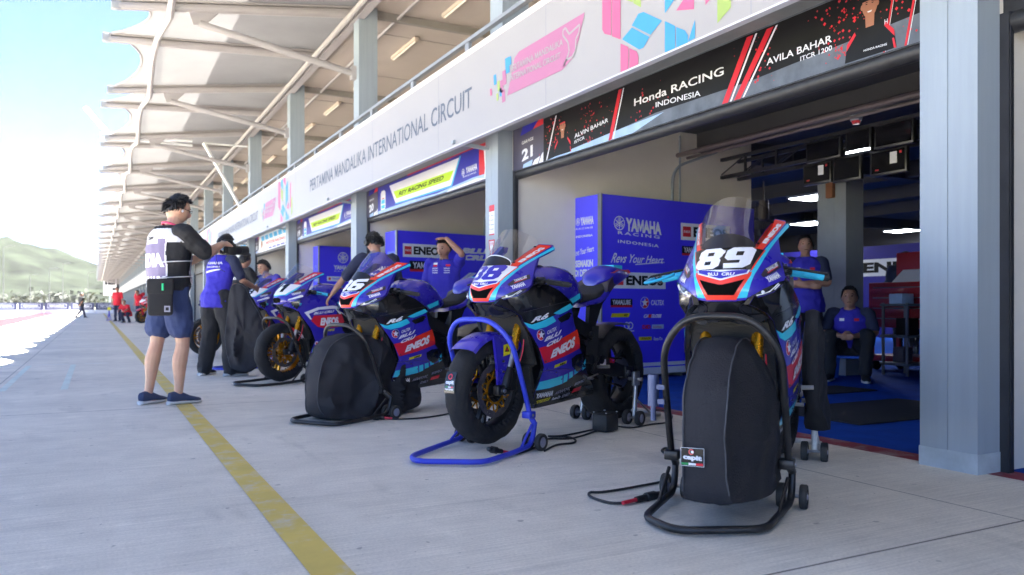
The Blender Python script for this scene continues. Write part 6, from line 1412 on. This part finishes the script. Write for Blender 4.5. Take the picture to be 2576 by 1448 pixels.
for z in (1.19, 1.06):
    g = G(); P = []
    for i in range(9):
        a = -PI/2-.95+1.9*i/8; P.append((J['waist'].x*1.0+.185*math.sin(a+PI/2)*.85, .237*math.sin(a), z+.02*(i/8)))
    g.tube(P, .016, 6, flat=.3); g.build('vest_strap', whC, ph, 50)
g = G(); N_ = J['neck']; g.tube([N_+V((.075*math.cos(a), .085*math.sin(a), -.0+.03*math.cos(a)*-1)) for a in [2*PI*i/20 for i in range(20)]], .010, 6, closed=True); g.build('lanyard', M('lanyard_pink', '#D8456E', .6), ph, 60)
g = G(); g.T = HM
for s in (1, -1):
    g.tube([(.098, s*.032+.02*math.cos(a), .012+.015*math.sin(a)) for a in [2*PI*i/14 for i in range(14)]], .0016, 5, closed=True).tube([(.095, s*.052, .015), (.02, s*.081, .01), (-.01, s*.083, .0)], .0018, 5)
g.tube([(.1, -.012, .014), (.1, .012, .014)], .0016, 5); g.build('spectacles', eyeM, ph, 50)
g = G(); g.T = HM; g.sphere((.012, -.085, -.012), (.009, .006, .012), 8, 6); g.build('earphone', whC, ph, 50)
def sub(thing_, g, name, m, sm=40): return g.build(name, m, thing_, sm)
fp = frame((.575, 7.36, 0), HD(.89, .35))
camt = thing('camera', 'black camera with long lens held up by the photographer', 'camera', (fp @ V((.50, -.01, 1.335)))[:], HD(.89, .35))
camb = M('camera_black', (.012, .012, .013), .5, bump=.2, bscale=300)
G().rbox(-.035, .035, -.072, .072, -.05, .05, .01).rbox(-.03, .045, -.03, .03, .045, .085, .012).rbox(-.02, .05, -.078, -.05, -.055, .05, .012).build('camera_body', camb, camt)
G().lathe([(0, .03), (.036, .03), (.038, .06), (.042, .07), (.042, .13), (.038, .135), (.042, .15), (.045, .20), (.04, .202), (.036, .19), (0, .188)], (0, .01, -.004), (1, 0, 0), 24).build('lens', camb, camt)
G().rbox(-.06, -.055, -.06, .02, -.045, .04, .002).build('screen', scr_, camt)
G().tube(spline([(0, .075, .04), (-.05, .1, -.05), (-.03, .09, -.16), (.0, .04, -.2)]), .006, 6, flat=.4).build('strap', blkC, camt)
pb = thing('pouch_bag', 'black camera pouch with green tab worn at the hip of the photographer', 'bag', (.465, 7.09, 1.03), HD(.08, 1))
G().rbox(-.06, .05, -.095, .095, -.28, .0, .025).build('pouch', blkC, pb, 40)
G().rbox(-.068, .056, -.1, .1, -.11, .02, .02).build('flap', blkC, pb, 40)
G().tube([(-.074, -.02, -.02), (-.078, -.02, -.075)], .008, 8).build('tab', M('tab_green', '#2FD08A', .5), pb, 40)
G().box(-.0615, -.06, -.075, -.03, -.25, -.20).mat(1).box(-.0622, -.0616, -.064, -.041, -.238, -.212).build('badge', [gryP, blkC], pb, 0)
# mechanic in blue with his back turned, holding a cover ---------------------------------
def team_prints(t, sh, seed=0):
    decal_on(sh, 'YAMAHA', (-.6, .11, 1.30), (0, -.22, 0), (0, 0, .035), (1, 0, 0), whC, 'back_lettering')
mc, J2, HM2, sh2 = person('mechanic in blue shirt and baggy black trousers, back turned, behind the photographer', (1.27, 10.0, 0), HD(.80, .60),
    dict(waist=(.02, 0, 1.06), chest=(.06, 0, 1.23), neck=(.10, 0, 1.42), head=(.14, 0, 1.555), ls=(.07, .185, 1.37), rs=(.07, -.185, 1.37), le=(.16, .25, 1.12), re=(.14, -.27, 1.12), lw=(.36, .14, 1.06), rw=(.38, -.22, 1.05), lk=(.03, .14, .49), rk=(.05, -.15, .49), la=(-.03, .17, .085), ra=(.03, -.20, .085), hpitch=.2, rtoe=-.5),
    topm=teamB, sleevem=navyC, legm=blkC, baggy=.02, sleeve=.55, seed=4, hair='short', shoes=shoeK, sc=1.0)
decal_on(sh2, 'YAMAHA', (-.6, .12, 1.315), (0, -.24, 0), (0, 0, .03), (1, 0, 0), whC, 'back_lettering'); decal_on(sh2, 'RACING', (-.6, .10, 1.275), (0, -.2, 0), (0, 0, .018), (1, 0, 0), whC, 'back_lettering')
decal_on(sh2, '', (-.6, 0, 1.21), (0, 1, 0), (0, 0, 1), (1, 0, 0), whC, 'back_flash', shape=[(.11, 0), (-.10, .035), (-.12, .05), (.02, .035), (.11, .02)])
g = G(); g.T = HM2
for s in (1, -1): g.lathe([(0, .03), (.03, .03), (.036, .015), (.036, -.005), (0, -.005)], (-.005, s*.088, .0), (0, s, 0), 16)
g.tube([(-.005, .10*math.cos(a), .03+.105*math.sin(a)) for a in [PI*i/12 for i in range(13)]], .008, 6); g.build('headset', camb, mc, 50)
wheel_cover('black cloth cover hanging from the hands of the mechanic in blue', (1.56, 9.74, .06), HD(.887, -.46), [(.04, 0), (.17, .10), (.27, .28), (.27, .46), (.17, .66), (.06, .86), (.0, .98), (-.10, 1.02), (-.17, .94), (-.20, .66), (-.22, .42), (-.2, .2), (-.12, .04)], (.0, .45), .05, .06, 6, .02, .03)
# man in black shirt --------------------------------------------------------
b1, J3, HM3, sh3 = person('man in a black shirt with white back lettering beside the small race bikes', (1.97, 12.84, 0), HD(.80, .60), dict(chest=(.04, 0, 1.25), neck=(.08, 0, 1.44), head=(.12, 0, 1.575), re=(.15, -.26, 1.13), rw=(.30, -.34, 1.05), lw=(.32, .2, 1.03), le=(.12, .25, 1.12)), topm=blkC, seed=7, sc=.97)
decal_on(sh3, 'Race On', (-.6, .10, 1.22), (0, -.22, 0), (0, 0, .06), (1, 0, 0), whC, 'back_lettering')
person('dark haired man bent down behind the small bike numbered 8', (2.45, 12.7, 0), HD(-.85, -.5), dict(pelvis=(-.15, 0, .88), waist=(-.08, 0, .98), chest=(.05, 0, 1.12), neck=(.15, 0, 1.28), head=(.20, 0, 1.40), ls=(.1, .185, 1.24), rs=(.1, -.185, 1.24), le=(.2, .24, 1.0), re=(.2, -.24, 1.0), lw=(.4, .2, .95), rw=(.4, -.2, .95), lh=(-.15, .09, .87), rh=(-.15, -.09, .87), hpitch=.25), seed=8, sc=1.0)
# man leaning between bikes 71 and 36
b2, J4, HM4, sh4 = person('man in team blue with headset, leaning over the tank behind the bike numbered 36', (2.70, 8.30, 0), HD(.12, .99),
    dict(pelvis=(-.06, 0, .96), waist=(-.02, 0, 1.07), chest=(.04, 0, 1.25), neck=(.09, 0, 1.44), head=(.15, .02, 1.565), ls=(.06, .185, 1.38), rs=(.06, -.185, 1.38), le=(.16, .36, 1.16), lw=(.20, .48, .99), re=(.12, -.25, 1.12), rw=(.3, -.2, 1.0), hyaw=.35, hpitch=.3), sleevem=navyC, sleeve=.6, hair='messy', seed=11, sc=.965)
decal_on(sh4, 'YAMAHA', (-.6, .14, 1.20), (0, -.28, 0), (0, 0, .05), (1, 0, 0), whC, 'back_lettering', bold=.05); decal_on(sh4, 'RACING', (-.6, .10, 1.155), (0, -.2, 0), (0, 0, .02), (1, 0, 0), whC, 'back_lettering'); decal_on(sh4, 'YAMAHA', (-.6, .06, 1.08), (0, -.12, 0), (0, 0, .025), (1, 0, 0), whC, 'back_lettering')
g = G(); g.T = HM4
for s in (1, -1): g.lathe([(0, .03), (.03, .03), (.036, .015), (.036, -.005), (0, -.005)], (-.005, s*.088, .0), (0, s, 0), 16)
g.tube([(-.005, .10*math.cos(a), .03+.105*math.sin(a)) for a in [PI*i/12 for i in range(13)]], .007, 6); g.build('headset', camb, b2, 50)
# man with a hand on his head
b3, J5, HM5, sh5 = person('young man in a team blue polo with one hand on his head', (3.6, 8.62, 0), HD(-.62, -.78),
    dict(hyaw=-.25, hpitch=.18, head=(.03, 0, 1.565), neck=(0, 0, 1.43), le=(.13, .25, 1.50), lw=(.10, .06, 1.685), ld=(-.3, -.85, .1), ln=(-.1, 0, -1), re=(-.02, -.24, 1.12), rw=(.08, -.22, .90), curl=.35), sleeve=.5, sleevem=None, seed=13, sc=.95, vox=.009)
for (u0, z, m, w) in ((.05, 1.28, redC, .05), (-.10, 1.30, whC, .05), (-.10, 1.275, redC, .05)): decal_on(sh5, '', (.6, 0, z), (0, 1, 0), (0, 0, 1), (-1, 0, 0), m, 'chest_patch', shape=rect(u0, 0, u0+w, .024))
for z in (1.25, 1.225, 1.20): decal_on(sh5, 'YAMAHA', (.6, .03, z), (0, .07, 0), (0, 0, .014), (-1, 0, 0), whC, 'chest_lettering'); decal_on(sh5, 'RACING', (.6, -.11, z), (0, .07, 0), (0, 0, .014), (-1, 0, 0), whC, 'chest_lettering')
g = G(); N_ = J5['neck']
for s in (1, -1): g.prism([(0, 0), (.09, -.02), (.08, -.05), (.015, -.07)], lambda u, v: (N_.x+.085-u*.9, s*(.012+u*.75), N_.z+v+.012), lambda u, v: (N_.x+.075-u*.9, s*(.010+u*.72), N_.z+v+.01))
g.build('collar', navyC, b3, 40)
# two men inside garage 21
b4, J6, HM6, sh6 = person('man in team blue standing with folded arms by the inner garage column', (7.05, 6.42, 0), HD(-.75, -.66),
    dict(le=(.10, .25, 1.14), lw=(.22, -.02, 1.14), re=(.10, -.25, 1.14), rw=(.24, .04, 1.10), hyaw=.1, hpitch=-.12, ld=(.1, -1, 0), rd=(.1, 1, 0)), sleevem=navyC, seed=15, sc=.945)
b5, J7, HM7, sh7 = person('man in team blue sitting with clasped hands on a low blue stool', (7.55, 6.22, 0), HD(-.82, -.57),
    dict(pelvis=(0, 0, .36), waist=(.04, 0, .46), chest=(.11, 0, .62), neck=(.17, 0, .80), head=(.20, 0, .915), ls=(.15, .185, .745), rs=(.15, -.185, .745), le=(.22, .26, .53), re=(.22, -.26, .53), lw=(.43, .06, .50), rw=(.43, -.06, .50), lh=(.02, .09, .36), rh=(.02, -.09, .36), lk=(.38, .19, .50), rk=(.38, -.19, .50), la=(.36, .17, .085), ra=(.36, -.19, .085), ld=(.6, -.7, -.1), rd=(.6, .7, -.1), hpitch=-.1), sleevem=navyC, seed=17, sc=1.0, hem=-1)
for shx in (sh6, sh7):
    zb = 1.22 if shx is sh6 else .66
    decal_on(shx, '', (.7, 0, zb), (0, 1, 0), (0, 0, 1), (-1, 0, 0), redC, 'chest_patch', shape=rect(.05, 0, .10, .03)); decal_on(shx, '', (.7, 0, zb), (0, 1, 0), (0, 0, 1), (-1, 0, 0), whC, 'chest_patch', shape=rect(-.10, 0, -.05, .03))
st = thing('stool', 'low blue plastic stool under the seated man', 'stool', (7.55, 6.22, 0), HD(-.82, -.57))
stm = M('stool_blue', '#1F5FD0', .5)
G().rbox(-.17, .17, -.17, .17, .24, .27, .01).build('seat', stm, st, 40)
for x in (-.15, .15):
    for y in (-.15, .15): G().bar((x*1.15, y*1.15, 0), (x, y, .24), .03, .03).build('leg', stm, st, 0)
person('person with a dark cap behind the raised lid of the red cabinet', (10.3, 7.55, 0), HD(-.8, -.5), dict(head=(.02, 0, 1.52), neck=(0, 0, 1.40)), seed=19, topm=navyC, sc=.97, vox=.014)
# far figures
person('person in black with a red belt walking across the lane far away', (-.80, 56, 0), HD(.9, .3), dict(lk=(.18, .1, .5), la=(.28, .1, .10), rk=(-.08, -.1, .48), ra=(-.36, -.1, .12), lw=(.2, .25, .9), rw=(-.15, -.25, .9)), topm=blkC, legm=navyC, low=True, vox=.022, sc=.92, face=False)
for k, (x, y, h, j, tm, l) in enumerate([(.95, 44, 1.0, {}, redC, 'standing helper in red at the far left of the red team'),
    (1.25, 40.5, .9, dict(pelvis=(-.1, 0, .5), waist=(0, 0, .6), chest=(.1, 0, .75), neck=(.2, 0, .92), head=(.24, 0, 1.05), ls=(.15, .18, .88), rs=(.15, -.18, .88), le=(.3, .22, .7), re=(.3, -.22, .7), lw=(.5, .15, .6), rw=(.5, -.15, .6), lh=(-.1, .09, .45), rh=(-.1, -.09, .45), lk=(.25, .15, .48), rk=(.25, -.15, .48), la=(.0, .15, .085), ra=(0, -.15, .085)), redC, 'helper in red squatting beside the red race bikes'),
    (1.9, 43, .98, dict(chest=(.1, 0, 1.2), neck=(.2, 0, 1.35), head=(.25, 0, 1.46)), redC, 'helper in red leaning over the red race bikes'), (2.5, 38.5, 1.02, {}, navyC, 'helper in dark blue standing behind the red race bikes')]):
    person(l, (x, y, 0), HD(-.5, -.8), j, topm=tm, legm=navyC, low=True, vox=.022, sc=h, face=False, group='red team far down the lane', seed=30+k)

bpy.data.scenes.remove(TMP)
